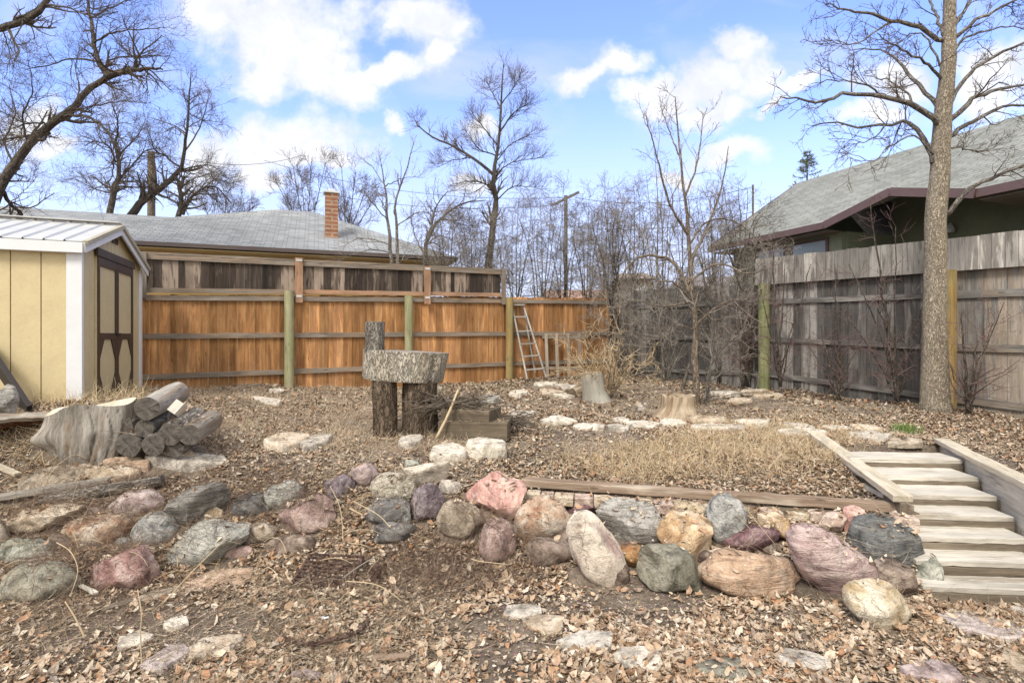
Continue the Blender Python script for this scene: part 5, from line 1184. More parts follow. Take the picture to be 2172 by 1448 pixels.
obj('trunk', b, M['silver'], t, smooth=True); LAND.append((b.V[0], np.vstack([f[:, :3] for f in b.F]+[f[:, [0, 2, 3]] for f in b.F])))
obj('cut_top', endcap(b.V[0][-150:], (0, 0, 1.)), M['capwood'], t)
# rotten log at the left edge
ylg = G(60, 985)[1]+.1; a0, a1 = Pt(-150, 940, ylg-.25), Pt(110, 925, ylg+.3)
n = 18; k = 30; th = np.linspace(math.radians(-100), math.radians(122), k)
t = thing('rotten_log', 'hollow rotten log with rusty red inside at the left edge', 'log', tuple(a0))
def shell(r_in, r_out, name, m):
    b = MB(); V = []; Gc = []
    d_ = (a1-a0)/np.linalg.norm(a1-a0); A_ = np.array([d_[1], -d_[0], 0]); B_ = np.array([0, 0, 1.])
    for i in range(n):
        f = i/(n-1); c = a0+(a1-a0)*f
        for j, q_ in enumerate(th):
            for r in (r_out, r_in):
                rr0 = r*(1+.15*mn.noise(Vector((f*4, math.cos(q_)*2+(r_in*9 if r == r_in else 0), math.sin(q_)*2)))+.08*mn.noise(Vector((f*14, q_*6, r))))
                V.append(c-A_*math.cos(q_+PI)*rr0*-1+B_*math.sin(q_)*rr0*.85); Gc.append((f*1.6, rr0*math.cos(q_), rr0*math.sin(q_)))
    Fc = []
    for i in range(n-1):
        for j in range(k-1):
            for s_ in (0, 1):
                x_ = lambda ii_, jj_: (ii_*k+jj_)*2+s_
                Fc.append((x_(i, j), x_(i, j+1), x_(i+1, j+1), x_(i+1, j)))
        for j in (0, k-1): Fc.append(((i*k+j)*2, (i*k+j)*2+1, ((i+1)*k+j)*2+1, ((i+1)*k+j)*2))
    for i in (0, n-1):
        for j in range(k-1): Fc.append(((i*k+j)*2, (i*k+j+1)*2, (i*k+j+1)*2+1, (i*k+j)*2+1))
    b.add(V, Fc, Gc); return obj(name, b, m, t, smooth=50)
shell(.235, .275, 'bark', M['silver']); shell(.17, .231, 'rotten_core', barkf('rotten_wood', (.05, .025, .015), (.13, .055, .025), (.24, .11, .05)))
# log table
by_ = G(850, 905)[1]; Ty = 6.7
tt = thing('log_table', 'rustic table of a thick trunk slice on two stumps', 'table', tuple(Pt(855, 905, Ty)))
zt1, zt0 = EYE+(HY-746)/FPX*(Ty-.35), EYE+(HY-812)/FPX*(Ty-.36)
cx_ = (856-HX)/FPX*Ty; n = 12; R0_ = 90/FPX*Ty*.985
b, ra, rb_, _, _ = lumpy([np.array([cx_+.02*i/n, Ty+.05, zt0+(zt1-zt0)*i/(n-1)]) for i in range(n)], np.interp(np.linspace(0, 1, n), [0, .08, .5, 1], [.955, .99, 1., 1.0])*R0_, 64, 8.1, .02)
V = b.V[0]; a_ = np.arctan2(V[:, 1]-Ty, V[:, 0]-cx_); f_ = (V[:, 2]-zt0)/(zt1-zt0)
V[:, 0] += .03*np.maximum(0, np.cos(a_))*(f_-.6)*2; cr_ = np.exp(-((a_+.62)/.035)**2)*.09*(.3+.7*f_); V[:, 0] -= np.cos(a_)*cr_; V[:, 1] -= np.sin(a_)*cr_
V[:, 1] = Ty+(V[:, 1]-Ty)*.62
barkt = barkf('table_bark', (.30, .25, .18), (.47, .42, .34), (.62, .58, .51), .8)
obj('tabletop', b, barkt, tt, smooth=True); obj('cut_top', endcap(b.V[0][-64:], (0, 0, 1.)), M['silver'], tt, smooth=True)
b3 = endcap(b.V[0][:64], (0, 0, -1.)); obj('underside', b3, M['block'], tt)
M['leg_bark'] = barkf('leg_bark', (.06, .045, .032), (.14, .105, .075), (.26, .20, .145), .7)
for px0, px1, y1, r0, r1, m, dy in [(818, 816, 925, .145, .14, 'leg_bark', -.14), (893, 890, 930, .225, .20, 'leg_bark', -.02)]:
    Yl = Ty+dy; p0 = Pt(px0, y1, Yl); p0[2] = float(gz(p0[0], Yl))-.08; p1 = np.array([(px1-HX)/FPX*Yl, Yl, zt0+.01])
    b, _, _, _, _ = lumpy([p0+(p1-p0)*i/11 for i in range(12)], np.linspace(r0, r1, 12)*(1+.0), 36, px0*.1, .08, .12); obj('leg', b, M[m], tt, smooth=True)
Yc = Ty-.06; p0 = np.array([(795-HX)/FPX*Yc, Yc, zt1+.0]); p1 = np.array([(795-HX)/FPX*Yc+.005, Yc, zt1+.36])
log('short upright log standing on the trunk slice table', p0, p1, .118, .115, 'bark_grey', 'silver', amp=.05)
# timber blocks with brush
yb3 = G(1010, 925)[1]
def tblock(l, px, py, Yb, wx, wy, h, yaw):
    c = Pt(px, py, Yb); b = MB(); b.box(c, [(math.cos(yaw), math.sin(yaw), 0), (-math.sin(yaw), math.cos(yaw), 0), (0, 0, 1)], (wx, wy, h))
    LAND.append((np.vstack(b.V), np.vstack([f[:, :3] for f in b.F]+[f[:, [0, 2, 3]] for f in b.F])))
    return tag(obj('timber_block', b, M['block'], org=tuple(c), bevel=.008), l, 'timber block', 'stacked timber blocks beside the log table')
tblock('lower wide timber block of the stack beside the table', 1012, 905, 6.45, .40, .30, .10, -.12)
tblock('upper smaller timber block carrying the brush heap', 1000, 878, 6.45, .30, .22, .075, -.3)
def heap(label, c, n_, L, sx, sy, sz, r, m, name='brush_pile', cat='brush pile', tiltz=.15, dirx=1., group=None):
    c = np.array(c); P0 = c+R_.normal(0, 1, (n_, 3))*np.array([sx, sy, sz]); P0[:, 2] = np.maximum(P0[:, 2], c[2]-.02)
    d = R_.normal(0, 1, (n_, 3))*np.array([dirx, .6, tiltz]); d /= np.linalg.norm(d, axis=1, keepdims=True)
    P = np.zeros((n_, 6, 3)); P[:, 0] = P0; ll = R_.uniform(.4, 1, n_)*L/5
    for j in range(1, 6):
        d += R_.normal(0, .12, d.shape); d /= np.linalg.norm(d, axis=1, keepdims=True); P[:, j] = P[:, j-1]+d*ll[:, None]
    P[:, :, 2] = np.maximum(P[:, :, 2], gz(P[:, :, 0], P[:, :, 1])+.004)
    b = MB(); b.tube(P, R_.uniform(.5, 1, (n_, 1))*r*np.linspace(1, .5, 6), 4, cap=False)
    o = obj(name, b, m, org=tuple(c)); return tag(o, label, cat, group)
heap('heap of dark sticks lying on the timber blocks', Pt(962, 856, 6.5), 230, .55, .17, .12, .04, .008, M['twig'])
heap('small tangle of grey twigs right of the timber blocks', Pt(1095, 895, 6.5), 110, .35, .07, .08, .06, .006, M['twig'])
b = MB(); P = cr([Pt(925, 930, 6.1), Pt(950, 880, 6.15), Pt(972, 826, 6.3)], 8); b.tube(P, np.linspace(.018, .012, 8), 7); tag(obj('stick', b, M['twig_tan'], org=tuple(P[0]), smooth=True), 'pale bare stick leaning against the timber blocks', 'stick')
# stumps
c0 = G(1435, 893); Yc = c0[1]+.22; cx_ = (1438-HX)/FPX*Yc; tz = EYE+(HY-838)/FPX*Yc; bz = c0[2]-.06; n = 14; k = 48
b, _, _, _, _ = lumpy([np.array([cx_, Yc, bz+(tz-bz)*i/(n-1)]) for i in range(n)], np.interp(np.linspace(0, 1, n), [0, .25, .6, 1], [.36, .27, .235, .235]), k, 4.4, .06, .45)
t = thing('tree_stump', 'pale hollow stump with flaring roots behind the path', 'stump', (cx_, Yc, bz))
V = b.V[0]; V[:, 0] -= np.maximum(0, 1-(V[:, 2]-bz)/(tz-bz))**2*.12*(V[:, 0] < cx_)
V[-k:, 2] += np.array([.03*mn.noise(Vector((j*.35, 1, 2))) for j in range(k)]); M['palewood'] = wood('pale_split_wood', [(.13, .09, .055), (.38, .30, .21), (.58, .50, .39)], (.17, .11, .06), .55, .1, gs=(2, 34, 34), bump=.8)
obj('trunk', b, M['palewood'], t, smooth=True)
top = V[-k:]; cen = top.mean(0); inner = cen+(top-cen)*.78; low = inner-np.array([0, 0, .12])
b = MB(); VV = np.vstack([top, inner, low, [cen-np.array([0, 0, .12])]]); b.add(VV, [(q_*k+j, q_*k+(j+1) % k, (q_+1)*k+(j+1) % k, (q_+1)*k+j) for q_ in range(2) for j in range(k)]+[(2*k+j, 2*k+(j+1) % k, 3*k) for j in range(k)]); obj('hollow_top', b, M['palewood'], t)
c0 = G(1265, 852); Yc = c0[1]+.1; p0 = Pt(1268, 862, Yc); p1 = Pt(1255, 790, Yc-.02)
n = 14; Ps = [p0+(p1-p0)*i/(n-1)+np.array([.05*math.sin(i/(n-1)*PI)*-.4, 0, 0]) for i in range(n)]
b, ra, rb_, _, _ = lumpy(Ps, np.interp(np.linspace(0, 1, n), [0, .4, 1], [.25, .19, .175])*Yc/8.6, 36, 5.5, .03)
t = thing('tree_stump', 'smooth pale grey stump leaning left before the tan bush', 'stump', tuple(p0)); M['smoothgrey'] = wood('smooth_grey_wood', [(.30, .28, .23), (.38, .36, .31), (.45, .43, .38)], (.33, .3, .25), .3, .05, gs=(1, 12, 12), bump=.2)
obj('trunk', b, M['smoothgrey'], t, smooth=True); obj('cut_top', endcap(b.V[0][-36:], (0, 0, 1.)), M['palewood'], t)
log('pale bark chunk lying behind the leaning grey stump', Pt(1215, 838, 9.4), Pt(1245, 822, 9.6), .13, .1, 'palewood', 'block', name='bark_chunk', cat='wood chunk', amp=.15)
log('dark leaning pole behind the young tree', Pt(1447, 828, 10.2), Pt(1462, 770, 10.5), .035, .03, 'bark', 'rings', name='dark_pole', cat='pole', k=10)
# ladder
Yl = onfence(1125)[0][1]-.5
tl = thing('step_ladder', 'grey wooden stepladder leaning against the orange fence', 'ladder', tuple(Pt(1130, 803, Yl)))
La, Lb = Pt(1118, 804, Yl-.15), Pt(1086, 648, Yl+.25); Ra, Rb2 = Pt(1158, 800, Yl-.1), Pt(1110, 648, Yl+.25)
for a, c in ((La, Lb), (Ra, Rb2)):
    b = MB(); b.beam(a, c, .035, .08, up=(0, -1, .2)); obj('side_rail', b, M['lad'], tl, bevel=.003)
for yp in (785, 757, 731, 704, 673):
    f = (804-yp)/156.; p = La+(Lb-La)*f; q = Ra+(Rb2-Ra)*f
    b = MB(); b.beam(p, q, .11, .028, up=(0, 0, 1)); obj('step', b, M['lad'], tl, bevel=.003)
b = MB(); b.beam(Lb+np.array([-.03, 0, .01]), Rb2+np.array([.03, 0, .01]), .18, .03); obj('top_cap', b, M['lad'], tl, bevel=.003)
for a, c in ((Lb, Pt(1100, 790, Yl+.42)), (Rb2, Pt(1135, 790, Yl+.42))):
    b = MB(); b.beam(a+np.array([0, .04, -.02]), c, .03, .05, up=(0, 1, .2)); obj('rear_leg', b, M['lad'], tl)
# picket frame
Yp = 12.2
tp = thing('picket_frame', 'grey picket frame leaning on the orange fence beside the ladder', 'frame', tuple(Pt(1200, 800, Yp)))
for px in (1158, 1180, 1204, 1228): b = MB(); b.beam(Pt(px+3, 800, Yp-.15), Pt(px, 707, Yp+.1), .07, .02, up=(0, -1, .1)); obj('picket', b, M['greyrail'], tp)
for py in (715, 780): b = MB(); b.beam(Pt(1150, py, Yp+.1-(py-707)*.0025+.03), Pt(1240, py, Yp+.1-(py-707)*.0025+.03), .03, .06); obj('crosspiece', b, M['greyrail'], tp)
# boards on the left bank
def lay(label, pa, pb, w_, h_, m, name='plank', dz=.03, n=10, jit=.002):
    a = G(*pa)+np.array([0, 0, dz]); c = G(*pb)+np.array([0, 0, dz]); b = MB(); b.beam(a, c, w_, h_, n=n, jit=jit)
    LAND.append((np.vstack(b.V), np.vstack([f[:, :3] for f in b.F]+[f[:, [0, 2, 3]] for f in b.F])))
    return tag(obj(name, b, m, org=tuple(a), bevel=.004), label, name.replace('_', ' '), 'old boards lying on the left bank')
lay('weathered grey plank lying above the tan slab', (-30, 1072), (236, 1030), .13, .045, M['silver'], dz=.05)
lay('dark short plank end beside the grey one', (237, 1027), (300, 1012), .10, .05, M['timber'], dz=.03)
lay('short pale board at the left picture edge', (-20, 992), (38, 1016), .06, .03, M['capwood'], dz=.04)
lay('grey lath half buried among the leaves', (140, 1236), (205, 1272), .03, .02, M['tread'], dz=.04)
lay('pale lath lying below the red boulder', (215, 1300), (360, 1250), .06, .025, M['riser'], dz=.01)
lay('orange tan lath at the bottom in leaves', (790, 1407), (870, 1402), .05, .02, M['timber'], dz=.03)
log('dark grey pole lying across the left bank', G(85, 1078)+np.array([0, 0, .06]), G(345, 1038)+np.array([0, 0, .08]), .045, .05, 'bark_grey', 'rings', name='wood_pole', cat='pole', group='', amp=.12)
# scrap iron
M['rustm'] = rock('rusty_iron', [(.06, .035, .03), (.12, .065, .05), (.20, .12, .09)], sc=30, spk=.3)
gc0 = G(690, 1228); n_g = 9
tg = thing('iron_grate', 'rusty iron grate lying in dead leaves', 'grate', tuple(gc0))
cc = [Pt(0, 0, 1)]*0
ga0, ga1, gb0, gb1 = G(620, 1250), G(660, 1205), G(735, 1258), G(770, 1210)
for p_ in (ga0, ga1, gb0, gb1): p_[2] = gc0[2]+.10+(p_[1]-gc0[1])*.45
for i in range(n_g):
    f = i/(n_g-1); p = ga0+(ga1-ga0)*f; q = gb0+(gb1-gb0)*f; b = MB(); b.tube(np.array([p, (p+q)/2, q]), np.full(3, .009), 8); obj('bar', b, M['rustm'], tg, smooth=40)
for p, q in ((ga0, ga1), (gb0, gb1)): b = MB(); b.beam(p, q, .02, .02); obj('end_bar', b, M['rustm'], tg)
pc = G(796, 1235); b = MB(); n = 7
b.tube(np.stack([np.full(n, pc[0]), np.full(n, pc[1]), pc[2]+np.linspace(-.05, .13, n)], -1), np.array([.04, .04, .04, .04, .046, .046, .036]), 16); tag(obj('rusty_pipe', b, M['rustm'], org=tuple(pc), smooth=40), 'short rusty pipe stub standing beside the grate', 'pipe')
rc = G(690, 1330); a_ = np.linspace(.9*PI, 2.25*PI, 30); P = np.stack([rc[0]+.26*np.cos(a_), rc[1]+.22*np.sin(a_), 0*a_], -1); P[:, 2] = gz(P[:, 0], P[:, 1])+.03+.03*np.sin(a_*1.5)
b = MB(); b.tube(P, np.full(30, .012), 8); tag(obj('iron_ring', b, M['rustm'], org=tuple(rc), smooth=True), 'rusty curved iron hoop in leaves below the grate', 'hoop')
fc = G(688, 1318); V, Fc = stone_mesh(77, (.03, .02, .015), .9, False, .35, 3); b = MB(); b.add(V+fc+np.array([0, 0, .02]), Fc); tag(obj('foil_scrap', b, flat('foil', (.7, .72, .75), .25, .8), org=tuple(fc)), 'crumpled silver foil scrap on the leaves', 'litter')
# ------------------------------------------------------------------ litter: leaves, straw, grass
def bvh_of():
    V = []; F = []; o = 0
    for v, f in LAND: V.append(v); F.append(np.asarray(f)+o); o += len(v)
    return BVHTree.FromPolygons([tuple(x) for x in np.vstack(V)], [tuple(map(int, x)) for x in np.vstack(F)])
BV = bvh_of()
def land(x, y, keep):
    """height of the top surface, and which points stay"""
    z = gz(x, y); ok = np.ones(len(x), bool); on = np.zeros(len(x), bool)
    for i in range(len(x)):
        h = BV.ray_cast(Vector((x[i], y[i], z[i]+.6)), Vector((0, 0, -1)), .62)
        if h[0] is not None and h[0].z > z[i]:
            z[i] = h[0].z; on[i] = True
            if R_.random() > keep or h[1].z < .35: ok[i] = False
    return z, ok, on
def topix(x, y, z): return HX+x/y*FPX, HY-(z-EYE)/y*FPX
def ell(px, py, cx, cy, rx, ry): return ((px-cx)/rx)**2+((py-cy)/ry)**2
def density(x, y, z):
    px, py = topix(x, y, z)
    d = np.full(len(x), .80)
    d *= .10+1.15*np.clip(fbm(x*1.5+5, y*1.5)*1.5+.5, 0, 1)
    d *= .45+.9*np.clip(fbm(x*7+5, y*7)*1.6+.5, 0, 1)
    d *= np.clip(1+.35*(x+.4), .62, 1.25)
    bank = np.exp(-((y-4.5)/.75)**4)*(x < 2.9); d = d*(1-bank*.6)+bank*.6*.75
    d *= 1-.97*np.exp(-np.maximum(ell(px, py, 1370, 1282, 185, 55), .0)**2*.7)
    d *= 1-.85*np.exp(-ell(px, py, 450, 1330, 190, 60)**2)
    d *= 1-.75*np.exp(-ell(px, py, 1330, 855, 160, 30)**2)
    d *= 1-.7*np.exp(-ell(px, py, 1680, 872, 230, 22)**2)
    d *= 1-.5*np.exp(-ell(px, py, 900, 1230, 140, 50)**2)
    d *= np.where((y > 6.0) & (x < -1.2), .85, 1.)
    return np.clip(d, 0, 1)
def scatter(n, x0, x1, y0, y1, dens=density, keep=.05):
    y = R_.uniform(y0, y1, n); x = R_.uniform(-1, 1, n)*np.minimum(y*1.0+.15, 50)
    x = x*1.; m = (x > x0) & (x < x1); x, y = x[m], y[m]
    z = gz(x, y); k = R_.random(len(x)) < dens(x, y, z); x, y = x[k], y[k]
    # stay inside the fences
    inside = (y < CN[1]-.1) & ((x-BL_[0])*nB[0]+(y-BL_[1])*nB[1] > .05) & ((x-CN[0])*nR[0]+(y-CN[1])*nR[1] > .05)
    ins = ~(((x-A[0])*(-eS[0])+(y-A[1])*(-eS[1]) < .05) & ((x-A[0])*dS[0]+(y-A[1])*dS[1] > -.02))
    x, y = x[inside & ins], y[inside & ins]
    z, ok, on = land(x, y, keep); return x[ok], y[ok], z[ok], on[ok]
def frames(n, tilt):
    yaw = R_.uniform(0, 2*PI, n); nrm = np.stack([R_.normal(0, tilt, n), R_.normal(0, tilt, n), np.ones(n)], -1); nrm /= np.linalg.norm(nrm, axis=1, keepdims=True)
    a = np.stack([np.cos(yaw), np.sin(yaw), np.zeros(n)], -1); a -= (a*nrm).sum(1, keepdims=True)*nrm; a /= np.linalg.norm(a, axis=1, keepdims=True)
    return a, np.cross(nrm, a), nrm
def leaves(x, y, z, L0, L1, tilt=.45, wr=.5):
    n = len(x); a, b_, c = frames(n, tilt); L = R_.uniform(L0, L1, n)*R_.choice([.5, .75, 1, 1.45], n); Wd = L*R_.uniform(wr*.6, wr*1.15, n)
    curl = R_.uniform(-.25, .55, n)*L; fold = R_.uniform(-.05, .5, n)*Wd; tw = R_.normal(0, .25, n)*Wd
    loc = [(0, 0, 0), (.28, -.5, .5), (.30, 0, 0.), (.28, .5, .5), (.68, -.42, .5), (.70, 0, 0), (.68, .42, .5), (1., 0, 0)]
    V = np.zeros((n, 8, 3)); P0 = np.stack([x, y, z+.004+np.abs(R_.normal(0, .010, n))], -1)
    for i, (u, v, h) in enumerate(loc):
        zz_ = curl*(2*u-1)**2 + fold*h*2*abs(v)*1.2 + tw*v*(u-.5)*2
        V[:, i] = P0+a*((u-.5)*L)[:, None]+b_*(v*Wd)[:, None]+c*zz_[:, None]
    base = (np.arange(n)*8)[:, None]
    T = [(0, 2, 1), (0, 3, 2), (4, 5, 7), (5, 6, 7)]; Q = [(1, 2, 5, 4), (2, 3, 6, 5)]
    mb = MB(); Vf = V.reshape(-1, 3); mb.V = [Vf]; mb.G = [Vf]; mb.n = len(Vf)
    mb.F = [np.concatenate([base+np.array(t_) for t_ in T]).reshape(-1, 3), np.concatenate([base+np.array(q_) for q_ in Q]).reshape(-1, 4)]
    return mb
def leafmat(name, cols):
    def f(t, p):
        r = rnd(t); n = len(cols); c = t.ramp(r, [(i/(n-1), cols[i]) for i in range(n)])
        v = t.n('ShaderNodeTexCoord').outputs['Object']; c = t.mix(1., c, t.ramp(t.noise(v, 60., 3.), [(.3, .7), (.7, 1.2)]), 'MULTIPLY')
        t.set(p.inputs['Base Color'], c)
    return mat(name, f, .7, .25)
LC = [(.13, .085, .055), (.32, .21, .13), (.42, .30, .20), (.54, .42, .30), (.25, .17, .115), (.62, .51, .39), (.48, .37, .26), (.40, .21, .11), (.38, .29, .21), (.66, .58, .47), (.20, .145, .105)]
lm = leafmat('dead_leaf', LC); lm2 = leafmat('dull_dead_leaf', [tuple(c*.85 for c in k_) for k_ in LC])
x, y, z, on = scatter(95000, -4.6, 4.4, 2.5, 4.6)
tag(obj('leaf_litter', leaves(x, y, z, .028, .066), lm, smooth=True), kind='stuff')
x, y, z, on = scatter(150000, -6.5, 7, 4.5, 8.2, keep=.06)
tag(obj('leaf_litter', leaves(x, y, z, .028, .06, .3), lm2, smooth=True), kind='stuff')
x, y, z, on = scatter(60000, -7.5, 8, 8.0, 13.3, keep=.08)
tag(obj('leaf_litter', leaves(x, y, z, .05, .09, .3), lm2, smooth=True), kind='stuff')

x, y, z, on = scatter(150000, -6, 6, 2.5, 6.5, lambda x, y, z: np.clip(density(x, y, z)*.9+.12, 0, 1), .04)
fr = leaves(x, y, z, .008, .024, .35, .8)
tag(obj('leaf_fragments', fr, leafmat('leaf_crumb', [(.14, .10, .07), (.30, .22, .15), (.46, .36, .26), (.22, .15, .10), (.56, .47, .36), (.10, .075, .055)]), smooth=True), kind='stuff')
x, y, z, on = scatter(9000, 2.9, 4.9, 3.5, 6.0, lambda x, y, z: np.where((x > xl(y)-.1) & (x < xr(y)+.15), np.clip(.15+fbm(x*6, y*6)*1.3, 0, 1), 0.), .85)
tag(obj('leaf_drift', leaves(x, y, z, .02, .055), lm, smooth=True), kind='stuff')
yb_ = R_.uniform(.9, 2.6, 26000); xb_ = R_.uniform(-4.5, 3.8, 26000); kb_ = R_.random(26000) < density(xb_, yb_, gz(xb_, yb_))*.8; xb_, yb_ = xb_[kb_], yb_[kb_]
tag(obj('leaf_litter', leaves(xb_, yb_, gz(xb_, yb_), .03, .066), lm, smooth=True), kind='stuff')
yb_ = R_.uniform(2., 7.5, 16000); xb_ = R_.uniform(3.6, 8, 16000); kb_ = (xb_ > xr(yb_)+.1) & (xb_ > yb_*.93) & ((xb_-CN[0])*nR[0]+(yb_-CN[1])*nR[1] > .05); xb_, yb_ = xb_[kb_], yb_[kb_]
tag(obj('leaf_litter', leaves(xb_, yb_, gz(xb_, yb_), .03, .06), lm2, smooth=True), kind='stuff')
def straws(x, y, z, L0, L1, r, lift=.25, n=5, bend=.25, up0=None):
    m = len(x); P = np.zeros((m, n, 3)); P[:, 0] = np.stack([x, y, z+.006], -1)
    d = np.stack([R_.normal(0, 1, m), R_.normal(0, 1, m), np.abs(R_.normal(0, lift, m)) if up0 is None else R_.uniform(*up0, m)], -1); d /= np.linalg.norm(d, axis=1, keepdims=True)
    L = R_.uniform(L0, L1, m)/(n-1)
    for j in range(1, n):
        d = d+R_.normal(0, bend, d.shape)*.5; d[:, 2] -= .10 if up0 is not None else .0; d /= np.linalg.norm(d, axis=1, keepdims=True); P[:, j] = P[:, j-1]+d*L[:, None]
    P[:, :, 2] = np.maximum(P[:, :, 2], gz(P[:, :, 0], P[:, :, 1])+.004)
    b = MB(); b.tube(P, (r*R_.uniform(.6, 1.2, m))[:, None]*np.linspace(1, .45, n), 3, cap=False); return b
one = lambda x, y, z: np.full(len(x), .9)
x, y, z, on = scatter(36000, -4.6, 4.4, 2.5, 5.2, lambda x, y, z: np.clip(.25+fbm(x*.9+2, y*.9+7)*1.6+(x < -.3)*.35, .04, 1), .35)
tag(obj('dry_stems', straws(x, y, z, .05, .28, .0014), leafmat('straw', [(.20, .15, .10), (.42, .33, .22), (.60, .50, .36), (.12, .085, .06), (.3, .22, .15), (.09, .065, .05)])), kind='stuff')
def in_px(cx, cy, rx, ry, soft=1.): return lambda x, y, z: np.exp(-ell(*topix(x, y, z), cx, cy, rx, ry)**2*soft)
# fine dark brush over the bank
x, y, z, on = scatter(90000, -4.4, 1.4, 3.2, 5.4, lambda x, y, z: np.clip(np.exp(-ell(*topix(x, y, z), 960, 1200, 170, 65)**2)+.6*np.exp(-ell(*topix(x, y, z), 600, 1090, 130, 70)**2)+.5*np.exp(-ell(*topix(x, y, z), 160, 1130, 300, 170)**2), 0, 1), .8)
tag(obj('dead_brush', straws(x, y, z, .08, .30, .0014, .5, 6, .5), leafmat('brush', [(.09, .06, .045), (.17, .115, .085), (.28, .2, .14)])), kind='stuff')
# tan and orange dry grass
gr_m = leafmat('dry_grass', [(.42, .30, .15), (.58, .45, .26), (.66, .55, .37), (.36, .24, .12)])
def dg(n, f, L0, L1, r, m, keep=.1, x0=-7, x1=7, y0=4.2, y1=12, up0=(.5, 2.2), bend=.3, name='dry_grass'):
    x, y, z, on = scatter(n, x0, x1, y0, y1, f, keep)
    tag(obj(name, straws(x, y, z, L0, L1, r, 0, 5, bend, up0), m), kind='stuff')
sumf = lambda *fs: (lambda x, y, z: np.clip(sum(f(x, y, z) for f in fs)*(.35+1.3*np.clip(fbm(x*3, y*3)+.5, 0, 1)), 0, 1))
dg(72000, sumf(in_px(1620, 955, 200, 60), in_px(1370, 985, 180, 40)), .05, .20, .0018, leafmat('orange_grass', [(.40, .27, .14), (.58, .44, .26), (.66, .55, .38), (.32, .22, .13)]), x0=0, y1=7.5)
dg(75000, sumf(in_px(560, 890, 240, 70), in_px(420, 850, 160, 40), in_px(760, 870, 120, 60), in_px(820, 935, 220, 25)), .04, .17, .0018, leafmat('straw_grass', [(.34, .24, .15), (.50, .39, .26), (.62, .53, .40), (.42, .28, .18), (.26, .19, .13)]), x1=.5, y1=10.5, up0=(.15, 1.3), bend=.45)
dg(26000, sumf(in_px(160, 850, 150, 25), in_px(60, 960, 90, 50), in_px(270, 850, 60, 20)), .10, .30, .0022, gr_m, x1=-2, y1=8)
dg(120000, lambda x, y, z: np.clip(.35+fbm(x*1.7, y*1.7)*1.5, .03, .95)*np.exp(-ell(*topix(x, y, z), 1330, 855, 160, 30)**2*-.0), .03, .12, .0018, leafmat('thatch', [(.34, .26, .18), (.52, .43, .31), (.62, .54, .42)]), y0=4.6, y1=12.5, up0=(.1, .9))
green = leafmat('green_blade', [(.10, .16, .04), (.17, .25, .07), (.26, .33, .12)])
dg(16000, sumf(in_px(1010, 805, 70, 10, 2.), in_px(1070, 822, 30, 10, 2.), in_px(920, 828, 30, 8, 2.)), .04, .09, .004, green, y0=8, y1=12.8, up0=(.2, .9), name='green_weeds')
dg(26000, sumf(in_px(1345, 975, 45, 20, 2.), in_px(1380, 990, 30, 14, 2.), in_px(1700, 880, 30, 8, 2), in_px(515, 905, 22, 14, 2), in_px(815, 1030, 12, 8, 2)), .04, .11, .0022, leafmat('sage_blade', [(.30, .30, .14), (.40, .38, .2), (.45, .42, .25)]), y0=4, y1=9, name='pale_green_grass')
def tuft(label, px, py, n, L, m, r=.004, sp=.05, name='grass_tuft', cat='plant'):
    p = G(px, py); P = np.zeros((n, 6, 3)); P[:, 0] = p+np.stack([R_.normal(0, sp, n), R_.normal(0, sp, n), np.zeros(n)], -1)
    d = np.stack([R_.normal(0, .35, n), R_.normal(0, .35, n), np.ones(n)], -1)
    for j in range(1, 6): d[:, :2] *= 1.12; dn2 = d/np.linalg.norm(d, axis=1, keepdims=True); P[:, j] = P[:, j-1]+dn2*(L*R_.uniform(.5, 1, n)/5)[:, None]
    b = MB(); b.tube(P, np.full((n, 1), r)*np.linspace(1, .3, 6), 3, cap=False); tag(obj(name, b, m, org=tuple(p)), label, cat)
tuft('bright green tuft of bulb shoots right of the path', 1921, 918, 120, .17, green, .005, .06)
# tall weed stems and straws in the foreground
def stem(label, pts, r=.004, m='twig_tan', gp='long dead stems over the bank'):
    P = cr([G(a, c)+np.array([0, -.02, h]) if Yv is None else Pt(a, c, Yv) for a, c, h, Yv in pts], 14); b = MB(); b.tube(P, np.linspace(r, r*.6, 14), 5)
    tag(obj('dead_stem', b, M[m], org=tuple(P[0]), smooth=True), label, 'stem', gp)
stem('long straw stem slanting across the pale cracked boulder', [(338, 1288, .03, 3.55), (400, 1220, .1, 3.6), (480, 1140, .2, 3.75)])
stem('thin upright stem in the gravel at lower left', [(302, 1430, .0, 2.95), (298, 1350, .1, 2.95), (300, 1300, .2, 2.95), (292, 1250, .2, 2.98)])
stem('long straw stem right of the dark charcoal rocks', [(748, 1062, .2, 4.3), (800, 1090, .1, 4.15), (828, 1118, .1, 4.05)])
stem('bowed straw stem over the iron grate', [(735, 1232, .1, 3.7), (800, 1240, .1, 3.6), (852, 1274, .03, 3.55)])
stem('forked dry stem standing at far left', [(180, 1352, .02, 3.2), (160, 1310, .1, 3.2), (138, 1275, .15, 3.2)], .006)
stem('looping straw at the left of the red boulder', [(120, 1150, .1, 4.0), (150, 1170, .1, 3.9), (165, 1210, .1, 3.8), (150, 1260, .05, 3.7)])
stem('upright straw beside the brown leaning boulder', [(728, 1150, .1, 4.0), (722, 1080, .2, 4.05), (700, 1030, .3, 4.1)])
stem('straw stem lying along the top of the brick row', [(1000, 1185, .05, 4.0), (1020, 1190, .05, 3.95), (1075, 1196, .05, 3.9)])
stem('curved dark stem hanging over the maroon boulder', [(1568, 1060, .05, 4.45), (1600, 1100, .05, 4.2), (1645, 1155, .0, 4.1)], .003)
stem('pale branching root lying beside the rusty pipe', [(728, 1225, .1, 3.75), (770, 1195, .1, 3.75), (825, 1165, .1, 3.85)], .006, 'twig_grey')
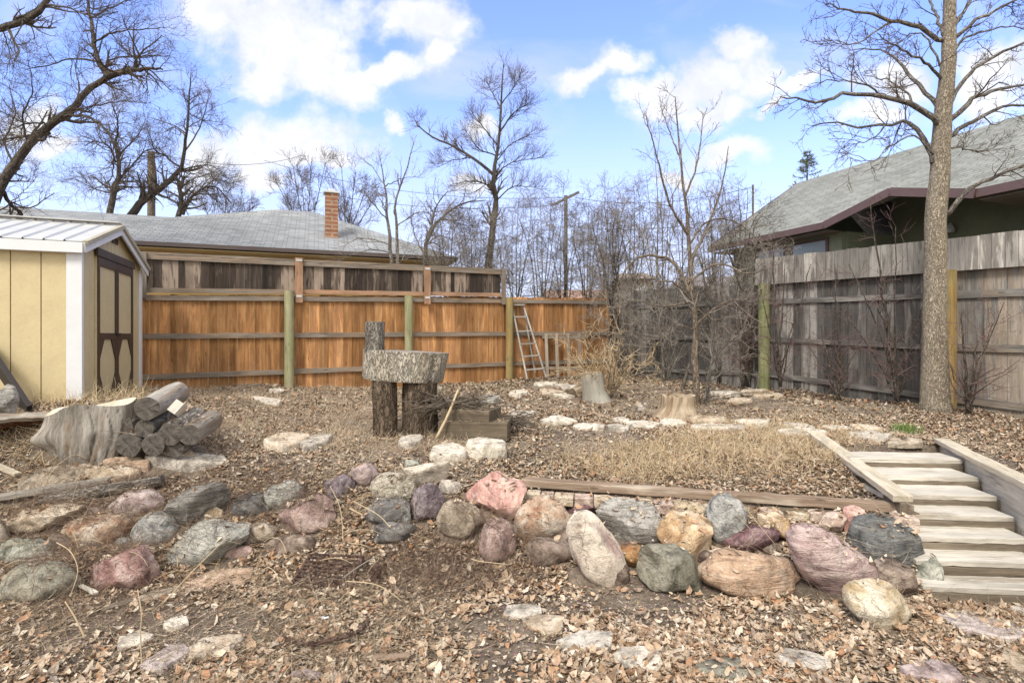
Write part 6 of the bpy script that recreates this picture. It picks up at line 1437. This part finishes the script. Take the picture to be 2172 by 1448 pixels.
stem('short pale stem left of the charcoal rocks', [(742, 1078, .1, 4.2), (770, 1092, .1, 4.2)], .008, 'twig_tan')
stem('thin stem rising from the bricks beside the blue grey egg', [(1500, 1080, .05, 4.5), (1540, 1075, .05, 4.3), (1600, 1130, .05, 4.15)], .0025)
gs_ = R_.uniform(0, 1, (46, 3))
for i in range(46):
    px, py = 30+gs_[i, 0]*880, 1010+gs_[i, 1]*230; p = G(px, py); P = [p]; dd_ = np.array([R_.normal(0, 1), -.5, R_.uniform(.4, 1.3)]); L_ = .06+.10*gs_[i, 2]
    for j in range(5): dd_ = dd_/np.linalg.norm(dd_); P.append(P[-1]+dd_*L_/1.6); dd_[2] -= .38; dd_[:2] += R_.normal(0, .25, 2)
    for q in P: q[2] = max(q[2], float(gz(q[0], q[1]))+.01)
    b = MB(); b.tube(cr(P, 12), np.linspace(.0032, .0016, 12), 4); STB = globals().setdefault('STB', []); STB.append(b)
sb = MB()
for b in STB:
    sb.add(b.V[0], b.F[0], b.G[0])
tag(obj('straw_tangle', sb, M['twig_tan']), kind='stuff')
# pebbles in the gravel patch
for i in range(0): pass
x, y, z, on = scatter(9000, -4, 4, 2.6, 4.4, lambda x, y, z: np.clip(.12+in_px(450, 1330, 200, 70)(x, y, z)+.5*in_px(1370, 1285, 190, 60)(x, y, z), 0, 1)*.8, .05)
k_ = len(x); rr_ = R_.uniform(.003, .011, k_); oc = np.array([(1, 0, 0), (0, 1, 0), (-1, 0, 0), (0, -1, 0), (0, 0, .7), (0, 0, -.7)], float)
V = np.stack([x, y, z+rr_*.3], -1)[:, None]+oc*(rr_[:, None, None]*R_.uniform(.7, 1.2, (k_, 6, 1)))
Ft = [(0, 1, 4), (1, 2, 4), (2, 3, 4), (3, 0, 4), (1, 0, 5), (2, 1, 5), (3, 2, 5), (0, 3, 5)]
mb = MB(); mb.V = [V.reshape(-1, 3)]; mb.G = mb.V; mb.n = k_*6; mb.F = [np.concatenate([(np.arange(k_)*6)[:, None]+np.array(f_) for f_ in Ft])]
tag(obj('gravel', mb, leafmat('pebble', [(.16, .14, .12), (.32, .28, .25), (.45, .40, .36), (.25, .22, .2)]), smooth=True), kind='stuff')
